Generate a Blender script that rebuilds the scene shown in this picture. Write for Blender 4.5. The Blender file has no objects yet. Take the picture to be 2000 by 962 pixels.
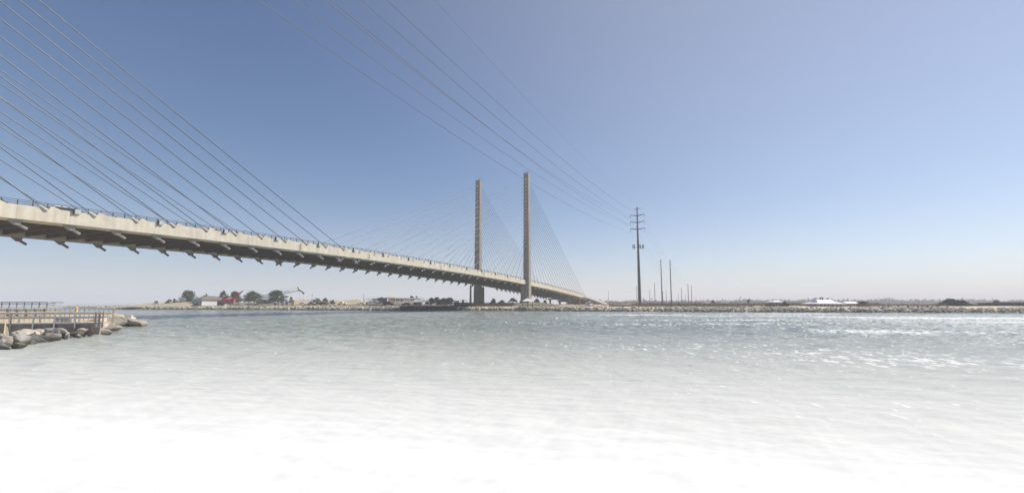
import bpy, bmesh, math, random
import numpy as np
from mathutils import Vector, Matrix, noise
R = math.radians
rnd = random.Random(7)
scn = bpy.context.scene
COL = scn.collection

# ------------------------------------------------------------------ camera, sky, sun, exposure
F, PITCH, CAMH = 962.3, 0.11559, 3.4            # focal length in photo pixels (2000 wide), tilt, eye height over the water
cam = bpy.data.cameras.new('camera'); camo = bpy.data.objects.new('camera', cam); COL.objects.link(camo)
cam.sensor_fit = 'HORIZONTAL'; cam.sensor_width = 36; cam.lens = 36*F/2000
cam.clip_start = .1; cam.clip_end = 40000
camo.location = (0, 0, CAMH); camo.rotation_euler = (math.pi/2+PITCH, 0, 0)
scn.camera = camo
SUN_AZ, SUN_EL = 68, 45                          # azimuth clockwise from the view direction
w = bpy.data.worlds.new('World'); scn.world = w; w.use_nodes = True
nt = w.node_tree; bg = nt.nodes['Background']
sky = nt.nodes.new('ShaderNodeTexSky'); sky.sky_type = 'NISHITA'; sky.sun_disc = False
sky.sun_elevation = R(SUN_EL); sky.sun_rotation = R(SUN_AZ)
sky.air_density = 1.0; sky.dust_density = .25; sky.ozone_density = 2.0
tint = nt.nodes.new('ShaderNodeMix'); tint.data_type = 'RGBA'; tint.blend_type = 'MULTIPLY'; tint.inputs[0].default_value = 1; tint.inputs[7].default_value = (.80, .90, 1.05, 1)
nt.links.new(sky.outputs[0], tint.inputs[6]); nt.links.new(tint.outputs[2], bg.inputs[0]); bg.inputs[1].default_value = .074
wtc = nt.nodes.new('ShaderNodeTexCoord'); dp = nt.nodes.new('ShaderNodeVectorMath'); dp.operation = 'DOT_PRODUCT'
nt.links.new(wtc.outputs['Generated'], dp.inputs[0])
dp.inputs[1].default_value = (math.sin(R(SUN_AZ))*math.cos(R(SUN_EL)), math.cos(R(SUN_AZ))*math.cos(R(SUN_EL)), math.sin(R(SUN_EL)))
sxz = nt.nodes.new('ShaderNodeSeparateXYZ'); nt.links.new(wtc.outputs['Generated'], sxz.inputs[0])
def glow(src, a, b, col):                        # pale haze in the air, part of the sky
    mr = nt.nodes.new('ShaderNodeMapRange'); mr.interpolation_type = 'SMOOTHSTEP'; nt.links.new(src, mr.inputs[0])
    mr.inputs[1].default_value = a; mr.inputs[2].default_value = b
    e = nt.nodes.new('ShaderNodeBackground'); e.inputs[0].default_value = (*col, 1); nt.links.new(mr.outputs[0], e.inputs[1]); return e.outputs[0]
ad1 = nt.nodes.new('ShaderNodeAddShader'); ad2 = nt.nodes.new('ShaderNodeAddShader')
nt.links.new(bg.outputs[0], ad1.inputs[0]); nt.links.new(glow(dp.outputs['Value'], .22, .92, (.15, .118, .066)), ad1.inputs[1])
nt.links.new(ad1.outputs[0], ad2.inputs[0]); nt.links.new(glow(sxz.outputs[2], .22, -.03, (.10, .066, .09)), ad2.inputs[1])
nt.links.new(ad2.outputs[0], nt.nodes['World Output'].inputs[0])
sl = bpy.data.lights.new('sun', 'SUN'); sl.energy = 4.4; sl.angle = R(.53); sl.color = (1, .93, .82)
so = bpy.data.objects.new('sun', sl); COL.objects.link(so)
sd = Vector((math.sin(R(SUN_AZ))*math.cos(R(SUN_EL)), math.cos(R(SUN_AZ))*math.cos(R(SUN_EL)), math.sin(R(SUN_EL))))
so.rotation_euler = (-sd).to_track_quat('-Z', 'Y').to_euler(); so.location = (60, 60, 120)
scn.view_settings.view_transform = 'Standard'; scn.view_settings.look = 'None'
scn.view_settings.exposure = .35; scn.view_settings.gamma = 1; scn.view_settings.use_curve_mapping = False
scn.render.engine = 'CYCLES'
scn.cycles.max_bounces = 6; scn.cycles.volume_bounces = 1
scn.cycles.sample_clamp_indirect = 4

# ------------------------------------------------------------------ where things stand: bearing of a photo column and a depth in metres
CP, SP = math.cos(PITCH), math.sin(PITCH)
def unp(px, py, d):
    a = (px-1000)/F; b = (481-py)/F
    k = CP-b*SP
    return Vector((a*d/k, d, CAMH+(SP+b*CP)*d/k))
def X(px, d): return (px-1000)/F*d/1.0067
def Z(py, d): return unp(1000, py, d).z
def depth(py, z):                                # depth at which height z is seen on row py
    b = (481-py)/F
    return (z-CAMH)*(CP-b*SP)/(SP+b*CP)
def M(d): return d/F/1.0135                      # metres per photo pixel

# ------------------------------------------------------------------ materials
def mat(name, col, rough=.8, var=.12, scale=1.0, col2=None, metal=0, spec=None, bump=0, streak=0, joint=None, tide=None, coords='Object'):
    m = bpy.data.materials.new(name); m.use_nodes = True
    n = m.node_tree.nodes; l = m.node_tree.links; p = n['Principled BSDF']
    p.inputs['Roughness'].default_value = rough; p.inputs['Metallic'].default_value = metal
    if spec is not None: p.inputs['Specular IOR Level'].default_value = spec
    tc = n.new('ShaderNodeTexCoord')
    no = n.new('ShaderNodeTexNoise'); no.inputs['Scale'].default_value = scale; no.inputs['Detail'].default_value = 8; no.inputs['Roughness'].default_value = .62
    l.new(tc.outputs[coords], no.inputs['Vector'])
    cr = n.new('ShaderNodeValToRGB'); cr.color_ramp.elements[0].position = .3; cr.color_ramp.elements[1].position = .7
    c2 = col2 or tuple(min(1, c*(1+var)) for c in col)
    c1 = col if col2 else tuple(c*(1-var) for c in col)
    cr.color_ramp.elements[0].color = (*c1, 1); cr.color_ramp.elements[1].color = (*c2, 1)
    l.new(no.outputs['Fac'], cr.inputs[0]); out = cr.outputs[0]
    if streak:                                   # rain streaks running down a wall
        mp = n.new('ShaderNodeMapping'); mp.inputs['Scale'].default_value = (1.1, .55, .07)
        l.new(tc.outputs[coords], mp.inputs[0])
        n2 = n.new('ShaderNodeTexNoise'); n2.inputs['Scale'].default_value = 1.6; n2.inputs['Detail'].default_value = 6
        l.new(mp.outputs[0], n2.inputs['Vector'])
        r2 = n.new('ShaderNodeValToRGB'); r2.color_ramp.elements[0].position = .36; r2.color_ramp.elements[1].position = .62
        v = 1-streak; r2.color_ramp.elements[0].color = (v, v*.97, v*.92, 1); r2.color_ramp.elements[1].color = (1, 1, 1, 1)
        l.new(n2.outputs['Fac'], r2.inputs[0])
        mx = n.new('ShaderNodeMix'); mx.data_type = 'RGBA'; mx.blend_type = 'MULTIPLY'; mx.inputs[0].default_value = 1
        l.new(out, mx.inputs[6]); l.new(r2.outputs[0], mx.inputs[7]); out = mx.outputs[2]
    if joint:                                    # casting joints
        sp = n.new('ShaderNodeSeparateXYZ'); l.new(tc.outputs[coords], sp.inputs[0])
        pp = n.new('ShaderNodeMath'); pp.operation = 'PINGPONG'; l.new(sp.outputs[joint[0]], pp.inputs[0]); pp.inputs[1].default_value = joint[1]/2
        mr = n.new('ShaderNodeMapRange'); l.new(pp.outputs[0], mr.inputs[0]); mr.inputs[1].default_value = .05; mr.inputs[2].default_value = .12; mr.inputs[3].default_value = .86; mr.inputs[4].default_value = 1
        vm = n.new('ShaderNodeVectorMath'); vm.operation = 'SCALE'; l.new(out, vm.inputs[0]); l.new(mr.outputs[0], vm.inputs['Scale']); out = vm.outputs[0]
    if tide:                                     # wet, weedy foot below the tide mark
        ge = n.new('ShaderNodeNewGeometry'); sp = n.new('ShaderNodeSeparateXYZ'); l.new(ge.outputs['Position'], sp.inputs[0])
        ad = n.new('ShaderNodeMath'); ad.operation = 'MULTIPLY_ADD'; l.new(no.outputs['Fac'], ad.inputs[0]); ad.inputs[1].default_value = -.5; l.new(sp.outputs[2], ad.inputs[2])
        mr = n.new('ShaderNodeMapRange'); l.new(ad.outputs[0], mr.inputs[0]); mr.inputs[1].default_value = tide-.25; mr.inputs[2].default_value = tide; mr.inputs[3].default_value = .42; mr.inputs[4].default_value = 1
        vm = n.new('ShaderNodeVectorMath'); vm.operation = 'SCALE'; l.new(out, vm.inputs[0]); l.new(mr.outputs[0], vm.inputs['Scale']); out = vm.outputs[0]
    l.new(out, p.inputs['Base Color'])
    if bump:
        b = n.new('ShaderNodeBump'); b.inputs['Strength'].default_value = bump; b.inputs['Distance'].default_value = .1
        l.new(no.outputs['Fac'], b.inputs['Height']); l.new(b.outputs[0], p.inputs['Normal'])
    return m
CONC = mat('concrete', (.60, .56, .48), .85, .12, .35, streak=.15, joint=(1, 7.315))
PCONC = mat('pylon_concrete', (.30, .275, .24), .88, .12, .5, streak=.25, joint=(2, 4.6))
FCONC = mat('bracket_concrete', (.27, .26, .24), .85, .08, .8)
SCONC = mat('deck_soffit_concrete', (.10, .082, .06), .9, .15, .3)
STAY = mat('stay_sheath', (.022, .045, .055), .36, .05, .3, spec=.8)
SLEEVE = mat('sleeve_paint', (.40, .38, .36), .5, .1, 1)
RAILM = mat('rail_brown_steel', (.06, .048, .045), .5, .2, 2)
BOXM = mat('light_box_grey', (.45, .46, .47), .5, .08, 3)
DARK = mat('dark_steel', (.025, .027, .03), .55, .2, 1)
POLE = mat('weathered_steel_pole', (.085, .085, .083), .65, .25, .3)
POLEW = mat('wood_pole', (.13, .11, .095), .9, .2, .6)
WIRE = mat('wire', (.11, .11, .12), .4, .05, 1)
WHITE = mat('white_paint', (.78, .78, .76), .6, .05, .5)
WROOF = mat('white_metal_roof', (.82, .82, .82), .4, .04, .4)
GWALL = mat('siding_and_shade_grey', (.42, .42, .44), .8, .06, .5)  # also serves as painted shade on the shed's end
GROOF = mat('weathered_shingle', (.17, .155, .13), .9, .18, .8)
LROOF = mat('pale_grey_roof', (.50, .51, .52), .6, .06, .4)
GLASS = mat('dark_window', (.04, .05, .06), .12, .1, 1)
CARW = mat('white_car_paint', (.78, .78, .78), .25, .02, 1)
CARB = mat('blue_car_paint', (.05, .10, .28), .25, .05, 1)
CARD = mat('dark_car_paint', (.03, .035, .05), .25, .05, 1)
CARR = mat('red_car_paint', (.32, .03, .045), .3, .05, 1)
TYRE = mat('tyre', (.02, .02, .02), .9, .1, 4)
CRED = mat('crane_red', (.50, .035, .06), .55, .15, .6)
ORANGE = mat('orange_sign', (.85, .38, .03), .6, .06, 1)
YELLOW = mat('yellow_paint', (.78, .46, .06), .5, .06, 3)
BLUEP = mat('blue_plastic', (.06, .16, .48), .5, .06, 1)
TAN = mat('tan_plywood', (.45, .37, .27), .8, .12, 1)
GREYF = mat('grey_fence_wood', (.25, .225, .195), .9, .2, .6)
BROWNW = mat('brown_timber', (.26, .21, .17), .9, .25, .7)
BULK = mat('dark_bulkhead', (.085, .083, .08), .8, .35, .4)
GALV = mat('galvanised_pipe', (.56, .545, .52), .55, .18, 2)
RUSTY = mat('rusty_pipe', (.38, .285, .215), .7, .35, 3)
RUSTW = mat('rust_stained_wall', (.34, .27, .225), .9, .3, 1.2, streak=.3)
PLANK = mat('weathered_plank', (.36, .34, .32), .85, .2, 2)
SAND = mat('sand', (.52, .43, .31), .95, .14, .25, bump=.4)
ROCKP = mat('pale_granite', (.46, .42, .36), .9, .28, 1.4, bump=.8, tide=.2)
ROCKG = mat('grey_granite', (.34, .315, .29), .85, .35, 1.5, bump=.8, tide=.2)
ROCKD = mat('wet_dark_rock', (.165, .157, .145), .45, .35, 1.3, bump=.8, tide=.2)
ROCKA = mat('algae_rock', (.17, .16, .10), .7, .4, 1.1, bump=.8, tide=.2)
ROCKB = mat('brown_granite', (.31, .27, .235), .8, .35, 1.3, bump=.8, tide=.2)
BARK = mat('bark', (.10, .08, .065), .95, .2, 2)
NEEDLE = mat('pine_needles', (.05, .08, .036), .85, .4, .6, col2=(.105, .14, .06), spec=.2)
SHRUB = mat('bay_shrub_leaves', (.085, .09, .05), .85, .3, .5, col2=(.16, .15, .09), spec=.2)
SCRUB = mat('dune_scrub', (.13, .105, .075), .95, .3, .25, col2=(.235, .195, .135), spec=.1)
WOODM = mat('far_wood', (.055, .065, .062), .95, .3, .06, col2=(.10, .105, .09), spec=.1)
GRASS = mat('mown_grass', (.12, .12, .06), .95, .25, .3, col2=(.21, .18, .10))
SIGNW = mat('white_panel', (.66, .70, .66), .5, .08, 3)

# ------------------------------------------------------------------ helpers
class MB:
    """collects shapes into one mesh object"""
    def __init__(s): s.v = []; s.f = []
    def add(s, vs, fs):
        o = len(s.v); s.v += [tuple(v) for v in vs]; s.f += [tuple(o+i for i in f) for f in fs]; return s
    def box(s, x0, x1, y0, y1, z0, z1):
        return s.add([(x0,y0,z0),(x1,y0,z0),(x1,y1,z0),(x0,y1,z0),(x0,y0,z1),(x1,y0,z1),(x1,y1,z1),(x0,y1,z1)],
                     [(3,2,1,0),(4,5,6,7),(0,1,5,4),(1,2,6,5),(2,3,7,6),(3,0,4,7)])
    def frustum(s, b, t):                        # b, t = (x0,x1,y0,y1,z)
        return s.add([(b[0],b[2],b[4]),(b[1],b[2],b[4]),(b[1],b[3],b[4]),(b[0],b[3],b[4]),
                      (t[0],t[2],t[4]),(t[1],t[2],t[4]),(t[1],t[3],t[4]),(t[0],t[3],t[4])],
                     [(3,2,1,0),(4,5,6,7),(0,1,5,4),(1,2,6,5),(2,3,7,6),(3,0,4,7)])
    def tube(s, a, b, r, r2=None, n=8, caps=True):
        a = Vector(a); b = Vector(b); r2 = r if r2 is None else r2
        q = (b-a).to_track_quat('Z', 'Y'); vs = []
        for p, rr in ((a, r), (b, r2)):
            for i in range(n):
                t = 2*math.pi*i/n; vs.append(p+q@Vector((rr*math.cos(t), rr*math.sin(t), 0)))
        fs = [(i, (i+1) % n, n+(i+1) % n, n+i) for i in range(n)]
        if caps: fs += [tuple(range(n-1, -1, -1)), tuple(range(n, 2*n))]
        return s.add(vs, fs)
    def path(s, pts, r, n=5):
        for a, b in zip(pts[:-1], pts[1:]): s.tube(a, b, r, n=n, caps=False)
        return s
    def prism(s, prof, axis, a0, a1):            # prof: 2D outline; axis 'x' -> (y,z), 'y' -> (x,z), 'z' -> (x,y)
        def P(u, v, a): return {'x': (a,u,v), 'y': (u,a,v), 'z': (u,v,a)}[axis]
        n = len(prof); vs = [P(u,v,a0) for u,v in prof]+[P(u,v,a1) for u,v in prof]
        return s.add(vs, [(i,(i+1)%n,n+(i+1)%n,n+i) for i in range(n)]+[tuple(range(n-1,-1,-1)), tuple(range(n,2*n))])
    def sweep(s, secs):                          # list of closed sections with the same number of points
        n = len(secs[0]); vs = [p for sec in secs for p in sec]; fs = []
        for k in range(len(secs)-1):
            for i in range(n): fs.append((k*n+i, k*n+(i+1)%n, (k+1)*n+(i+1)%n, (k+1)*n+i))
        fs += [tuple(range(n-1,-1,-1)), tuple((len(secs)-1)*n+i for i in range(n))]
        return s.add(vs, fs)
    def build(s, name, m, parent=None, smooth=False, bevel=0, loc=None, fix=True):
        me = bpy.data.meshes.new(name); me.from_pydata(s.v, [], s.f)
        if fix:
            bm = bmesh.new(); bm.from_mesh(me); bmesh.ops.recalc_face_normals(bm, faces=bm.faces); bm.to_mesh(me); bm.free()
        me.materials.append(m)
        if smooth: me.shade_smooth()
        o = bpy.data.objects.new(name, me); COL.objects.link(o)
        if parent: o.parent = parent
        if loc is not None: o.location = loc
        if bevel:
            b = o.modifiers.new('bevel', 'BEVEL'); b.width = bevel; b.segments = 2; b.limit_method = 'ANGLE'
        return o
def tag(o, label=None, cat=None, group=None, kind=None):
    if label: o['label'] = label
    if cat: o['category'] = cat
    if group: o['group'] = group
    if kind: o['kind'] = kind
    return o
def empty(name, loc, rz=0, label=None, cat=None, group=None):
    o = bpy.data.objects.new(name, None); COL.objects.link(o); o.location = loc; o.rotation_euler = (0, 0, rz)
    o.empty_display_size = .5
    return tag(o, label, cat, group)
def link_copy(o, parent, loc=None):
    c = o.copy(); COL.objects.link(c); c.parent = parent
    if loc is not None: c.location = loc
    return c
def np_mesh(name, verts, faces, m, parent=None, smooth=False, loc=None):
    me = bpy.data.meshes.new(name); k = faces.shape[1]
    me.vertices.add(len(verts)); me.vertices.foreach_set('co', np.asarray(verts, np.float32).ravel())
    me.loops.add(faces.size); me.loops.foreach_set('vertex_index', faces.astype(np.int32).ravel())
    me.polygons.add(len(faces)); me.polygons.foreach_set('loop_start', np.arange(0, faces.size, k, dtype=np.int32))
    me.polygons.foreach_set('loop_total', np.full(len(faces), k, np.int32))
    me.update(calc_edges=True); me.validate()
    me.materials.append(m)
    if smooth: me.shade_smooth()
    else: me.shade_flat()
    o = bpy.data.objects.new(name, me); COL.objects.link(o)
    if parent: o.parent = parent
    if loc is not None: o.location = loc
    return o

# ------------------------------------------------------------------ water: one sheet out to the horizon, with modelled waves
# the inlet's far bank, as (photo column, row of its waterline)
SH = [(150,602.2),(190,602.8),(235,603.4),(280,604),(440,604.4),(600,605.2),(760,606.2),(850,606.5),(950,606.6),(1100,607.4),(1240,608.6),(1500,609.4),(1700,610.2),(2000,611.2),(2400,613),(2900,615.5)]
SHW = []
for px, py in SH:
    d = depth(py, 0); SHW.append((X(px, d), d))
SHX = np.array([p[0] for p in SHW]); SHY = np.array([p[1] for p in SHW])
def shore_y(x): return np.interp(x, SHX, SHY)

def make_water():
    rs = [2.5]
    while rs[-1] < 6000:
        r = rs[-1]; rs.append(r*1.0056 if r < 330 else r*1.06)
    rs = np.array(rs)
    an = np.concatenate([np.linspace(-110, -52, 30)[:-1], np.linspace(-52, 52, 640), np.linspace(52, 110, 30)[1:]])
    an = np.radians(an)
    r, a = np.meshgrid(rs, an, indexing='ij')
    x = r*np.sin(a); y = r*np.cos(a); z = np.zeros_like(x)
    rg = np.random.default_rng(3)
    cell = np.maximum(r*.0056, r*math.radians(.163))
    dx = np.zeros_like(x); dy = np.zeros_like(x)
    for i in range(64):
        L = math.exp(rg.uniform(math.log(.4), math.log(5.5)))
        th = R(205)+rg.normal(0, .65)            # choppy, running mostly from the right towards the camera
        kx, ky = 2*math.pi/L*math.sin(th), 2*math.pi/L*math.cos(th)
        amp = .012*L**.5*rg.uniform(.6, 1.2)
        fade = np.clip((L/cell-2.2)/2.5, 0, 1)*np.clip((340-r)/60, 0, 1)
        ph = kx*x+ky*y+rg.uniform(0, 6.28)+.8*np.sin(x*.11*rg.uniform(.5, 1.5)+y*.07+rg.uniform(0, 6))
        z += amp*fade*np.sin(ph); dx += amp*fade*.7*np.cos(ph)*math.sin(th); dy += amp*fade*.7*np.cos(ph)*math.cos(th)
    calm = np.clip((r-14)/90, 0, 1); calm = .12+.88*calm*calm*(3-2*calm)      # flatter under the painted white fade near the camera
    z = z*calm; x = x+dx*calm; y = y+dy*calm
    nr, na = x.shape
    v = np.stack([x, y, z], -1).reshape(-1, 3)
    i = (np.arange(nr-1)[:, None]*na+np.arange(na-1)[None]).ravel()
    f = np.stack([i, i+1, i+na+1, i+na], -1)
    f = f[:, ::-1]
    m = bpy.data.materials.new('inlet_water'); m.use_nodes = True
    n = m.node_tree.nodes; l = m.node_tree.links; p = n['Principled BSDF']
    def math_(op, a, b=None, c=None):
        q = n.new('ShaderNodeMath'); q.operation = op
        for k, val in enumerate((a, b, c)):
            if val is None: continue
            if isinstance(val, (int, float)): q.inputs[k].default_value = val
            else: l.new(val, q.inputs[k])
        return q.outputs[0]
    def noise_(vec, scale, detail=4, rough=.55):
        q = n.new('ShaderNodeTexNoise'); q.inputs['Scale'].default_value = scale; q.inputs['Detail'].default_value = detail; q.inputs['Roughness'].default_value = rough
        l.new(vec, q.inputs['Vector']); return q.outputs['Fac']
    def mapr(x_, a0, a1, b0=0, b1=1, smooth=True):
        q = n.new('ShaderNodeMapRange'); q.interpolation_type = 'SMOOTHSTEP' if smooth else 'LINEAR'
        l.new(x_, q.inputs[0])
        for k, val in zip((1, 2, 3, 4), (a0, a1, b0, b1)): q.inputs[k].default_value = val
        return q.outputs[0]
    tc = n.new('ShaderNodeTexCoord'); pos = tc.outputs['Object']
    def mapping(scale, rz):
        q = n.new('ShaderNodeMapping'); q.inputs['Scale'].default_value = scale; q.inputs['Rotation'].default_value = (0, 0, rz)
        l.new(pos, q.inputs[0]); return q.outputs[0]
    sx = n.new('ShaderNodeSeparateXYZ'); l.new(pos, sx.inputs[0])
    along = mapping((.35, 1, 1), R(12))          # crests lie across the view
    # colour of the water itself: green-grey shoals and bluer deep channel
    patch = mapr(noise_(mapping((.35, 1, 1), R(8)), .022, 3), .42, .62)
    cmx = n.new('ShaderNodeMix'); cmx.data_type = 'RGBA'
    l.new(patch, cmx.inputs[0]); cmx.inputs[6].default_value = (.275, .305, .255, 1); cmx.inputs[7].default_value = (.225, .26, .24, 1)
    # whitecaps along the tide rips; sun glitter painted in as white flecks, denser rightward
    rip = mapr(noise_(mapping((.4, 1, 1), R(10)), .045, 3), .47, .64)
    side = mapr(sx.outputs[0], -45, 60, .3, 1.25)
    cap = noise_(mapping((1, .36, 1), R(12)), 2.1, 8, .66)
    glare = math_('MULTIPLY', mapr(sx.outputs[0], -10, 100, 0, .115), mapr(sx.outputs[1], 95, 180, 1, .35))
    glint_noise = noise_(mapping((1, .3, 1), R(-6)), 3.6, 5, .6)
    glint = mapr(math_('ADD', glint_noise, math_('MULTIPLY', glare, 1.0)), .655, .70, 0, .9)
    caps_and_glare = mapr(math_('ADD', math_('ADD', cap, glare), math_('MULTIPLY', math_('MULTIPLY', rip, side), .12)), .635, .70)
    # white fade painted into the water colour, denser towards the camera
    fade_dist = math_('ADD', sx.outputs[1], math_('MULTIPLY', sx.outputs[0], FADE_K))
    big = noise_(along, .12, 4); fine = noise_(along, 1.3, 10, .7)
    sh2 = math_('ADD', fade_dist, math_('MULTIPLY', math_('SUBTRACT', big, .5), 4))
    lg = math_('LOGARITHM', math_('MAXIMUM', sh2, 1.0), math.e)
    cov = mapr(lg, math.log(FADE_FAR), math.log(FADE_NEAR), 0, 1, False)
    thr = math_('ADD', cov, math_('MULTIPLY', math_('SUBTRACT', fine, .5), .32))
    white_fade = math_('POWER', mapr(thr, 0, 1.0, 0, 1, False), 1.4)
    white_mix = math_('MAXIMUM', math_('MAXIMUM', caps_and_glare, glint), white_fade)  # whitecaps together with the painted glints and white fade
    # small ripples
    rip1 = noise_(mapping((.6, 1, 1), R(10)), 2.0, 8, .65); rip2 = noise_(mapping((.6, 1, 1), R(-25)), .28, 5, .55)
    hgt = math_('ADD', math_('MULTIPLY', rip1, .35), math_('MULTIPLY', rip2, .9))
    b = n.new('ShaderNodeBump'); b.inputs['Strength'].default_value = 1; b.inputs['Distance'].default_value = .95
    l.new(hgt, b.inputs['Height'])
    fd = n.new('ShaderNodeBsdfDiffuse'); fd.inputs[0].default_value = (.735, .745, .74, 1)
    l.new(cmx.outputs[2], p.inputs['Base Color']); p.inputs['Roughness'].default_value = .1; p.inputs['IOR'].default_value = 1.333
    l.new(b.outputs[0], p.inputs['Normal'])
    ms = n.new('ShaderNodeMixShader'); l.new(white_mix, ms.inputs[0]); l.new(p.outputs[0], ms.inputs[1]); l.new(fd.outputs[0], ms.inputs[2])
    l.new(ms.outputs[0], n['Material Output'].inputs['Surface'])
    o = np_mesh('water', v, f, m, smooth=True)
    tag(o, kind='structure')
FADE_K, FADE_FAR, FADE_NEAR = .17, 74, 11.2
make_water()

# ------------------------------------------------------------------ far land
def make_land():
    xs = np.unique(np.concatenate([np.linspace(SHX[0], SHX[-1], 260), SHX]))
    ins = np.array([-1.5, 0, 1.5, 3.2, 5, 6.5, 9, 13, 18, 25, 35, 50, 70, 100, 140, 200, 300, 500, 900, 1600, 2300, 3200, 4200])
    zz =  np.array([-.9, -.5, .2, 1.2, 1.75, 1.85, 1.9, 2., 2.05, 2.1, 2.2, 2.3, 2.45, 2.6, 2.7, 2.8, 2.9, 3., 3., 3., 3., 3., 3.])
    v = np.zeros((len(xs), len(ins), 3))
    dirx, diry = .41, .91                        # inland, along the bridge's line
    for i, x in enumerate(xs):
        v[i, :, 0] = x+ins*dirx*np.clip(ins/60, 0, 1)
        # beyond the left end the coast recedes; fan the right end outward
        t = (x-xs[0])/(xs[-1]-xs[0])
        v[i, :, 0] += ins*(t-.15)*1.6*np.clip((ins-50)/400, 0, 1)
        v[i, :, 1] = shore_y(x)+ins*diry
        v[i, :, 2] = zz
    rg = np.random.default_rng(5)
    v[:, 6:, 2] += rg.normal(0, .05, v[:, 6:, 2].shape)
    n, k = v.shape[:2]
    i = (np.arange(n-1)[:, None]*k+np.arange(k-1)[None]).ravel()
    f = np.stack([i, i+k, i+k+1, i+1], -1)
    m = mat('coast_ground', (.58, .48, .35), .95, .15, .08, bump=.3)
    nn = m.node_tree.nodes; l = m.node_tree.links; p = nn['Principled BSDF']
    old = p.inputs['Base Color'].links[0].from_socket
    tc = nn['Texture Coordinate']; no = nn.new('ShaderNodeTexNoise'); no.inputs['Scale'].default_value = .035; no.inputs['Detail'].default_value = 8
    l.new(tc.outputs['Object'], no.inputs['Vector'])
    cr = nn.new('ShaderNodeValToRGB'); cr.color_ramp.elements[0].position = .44; cr.color_ramp.elements[1].position = .56
    l.new(no.outputs['Fac'], cr.inputs[0])
    mx = nn.new('ShaderNodeMix'); mx.data_type = 'RGBA'; l.new(cr.outputs[0], mx.inputs[0])
    l.new(old, mx.inputs[6]); mx.inputs[7].default_value = (.20, .17, .11, 1); l.new(mx.outputs[2], p.inputs['Base Color'])
    tag(np_mesh('ground', v.reshape(-1, 3), f, m, smooth=True), kind='structure')
make_land()

def ico(sub=1):
    bm = bmesh.new(); bmesh.ops.create_icosphere(bm, subdivisions=sub, radius=1)
    v = np.array([x.co[:] for x in bm.verts]); f = np.array([[q.index for q in t.verts] for t in bm.faces]); bm.free()
    return v, f
IC1 = ico(1); IC2 = ico(2); IC3 = ico(3); IC4 = ico(4)
def rock_verts(base, rg, sx, sy, sz, rough=.18, cut=4):
    """an angular boulder: a ball with flat cuts and some roughness"""
    v = base.copy()
    for _ in range(cut):
        nrm = rg.normal(size=3); nrm /= np.linalg.norm(nrm); h = rg.uniform(.3, .68)
        dd = v@nrm; over = np.clip(dd-h, 0, None); v = v-over[:, None]*nrm[None]*.93
    off = rg.uniform(0, 100, 3)
    nz = np.array([noise.noise(Vector(p*2.1+off)) + .5*noise.noise(Vector(p*4.7+off)) for p in v]) if len(v) > 50 else rg.normal(0, .5, len(v))
    v = v*(1+rough*nz[:, None]*.6)
    return v*np.array([sx, sy, sz])
def rotz(v, a):
    c, s = math.cos(a), math.sin(a); return np.stack([v[:, 0]*c-v[:, 1]*s, v[:, 0]*s+v[:, 1]*c, v[:, 2]], -1)

def riprap(name, x0, x1, label):
    """the stone facing of the far bank: thousands of stones that read as one band"""
    rg = np.random.default_rng(11)
    V = {'dry': [], 'wet': []}; Fc = {'dry': [], 'wet': []}; N = {'dry': 0, 'wet': 0}
    protos = [rock_verts(IC1[0], rg, 1, 1, 1, .3, 5) for _ in range(14)]
    x = x0
    while x < x1:
        for row, (ins, zc) in enumerate(((-.6, -.1), (.5, .12), (1.3, .42), (2.1, .85), (3.0, 1.25), (4.0, 1.6), (5., 1.75))):
            if rg.random() < .12 and row > 3: continue
            s = rg.uniform(.42, .85)*(1.15 if row in (3, 4) else 1)
            xx = x+rg.uniform(-.6, .6); yy = shore_y(xx)+ins+rg.uniform(-.35, .35)
            v = rotz(protos[rg.integers(14)]*np.array([s*rg.uniform(.9, 1.7), s, s*rg.uniform(.55, .85)]), rg.uniform(0, 6.3))
            v = v+np.array([xx, yy, zc+rg.uniform(-.15, .18)])
            k = 'wet' if (zc+rg.uniform(-.25, .25) < .55) else 'dry'
            V[k].append(v); Fc[k].append(IC1[1]+N[k]); N[k] += len(v)
        x += rg.uniform(.9, 1.35)
    v = np.concatenate(V['dry']+V['wet']); fd = np.concatenate(Fc['dry']); fw = np.concatenate(Fc['wet'])+N['dry']
    o = np_mesh(name, v, np.concatenate([fd, fw]), RIPD)
    o.data.materials.append(RIPW)
    mi = np.zeros(len(fd)+len(fw), np.int32); mi[len(fd):] = 1; o.data.polygons.foreach_set('material_index', mi)
    return tag(o, label, 'rocks', kind='stuff')
RIPD = mat('riprap_stone', (.30, .265, .22), .9, .3, .35, col2=(.66, .60, .51))
RIPW = mat('riprap_tidal_stone', (.055, .055, .042), .7, .3, .3, col2=(.17, .165, .105))
riprap('riprap_bank', SHX[0]-10, SHX[-4]+60, 'band of pale and dark riprap stones along the waterline of the far bank')

# ------------------------------------------------------------------ the cable-stayed bridge (local y = along the deck from mid-span, x = towards the near fascia)
TH = .42416; BX, BY = -50.82, 155.61; W = 32.48
SPAN = 145.0; SP_M = 7.315; SP_B = 6.42
def zt(t): return 20.21-.00657*t-.00012*t*t
br = empty('cable_stayed_bridge', (BX, BY, 0), -TH, 'long concrete cable stayed bridge with four tall pylons crossing the inlet', 'bridge')
GD = 2.25                                        # depth of the edge girder's outer face
ts = [-190+6*i for i in range(77)]; ts = [t for t in ts if t <= 265]
def girder(x_out, x_in, dz_in):
    secs = []
    for t in ts:
        z = zt(t); secs.append([(x_out, t, z), (x_out, t, z-GD), (x_in, t, z-GD-dz_in), (x_in, t, z-.25)])
    return MB().sweep(secs)
girder(0, -1.9, .28).build('edge_girder', CONC, br)
girder(-W, -W+1.9, .28).build('edge_girder', CONC, br)
slab = MB().sweep([[(-1.897, t, zt(t)-.3), (-1.897, t, zt(t)-.62), (-W+1.897, t, zt(t)-.62), (-W+1.897, t, zt(t)-.3)] for t in ts])
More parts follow.
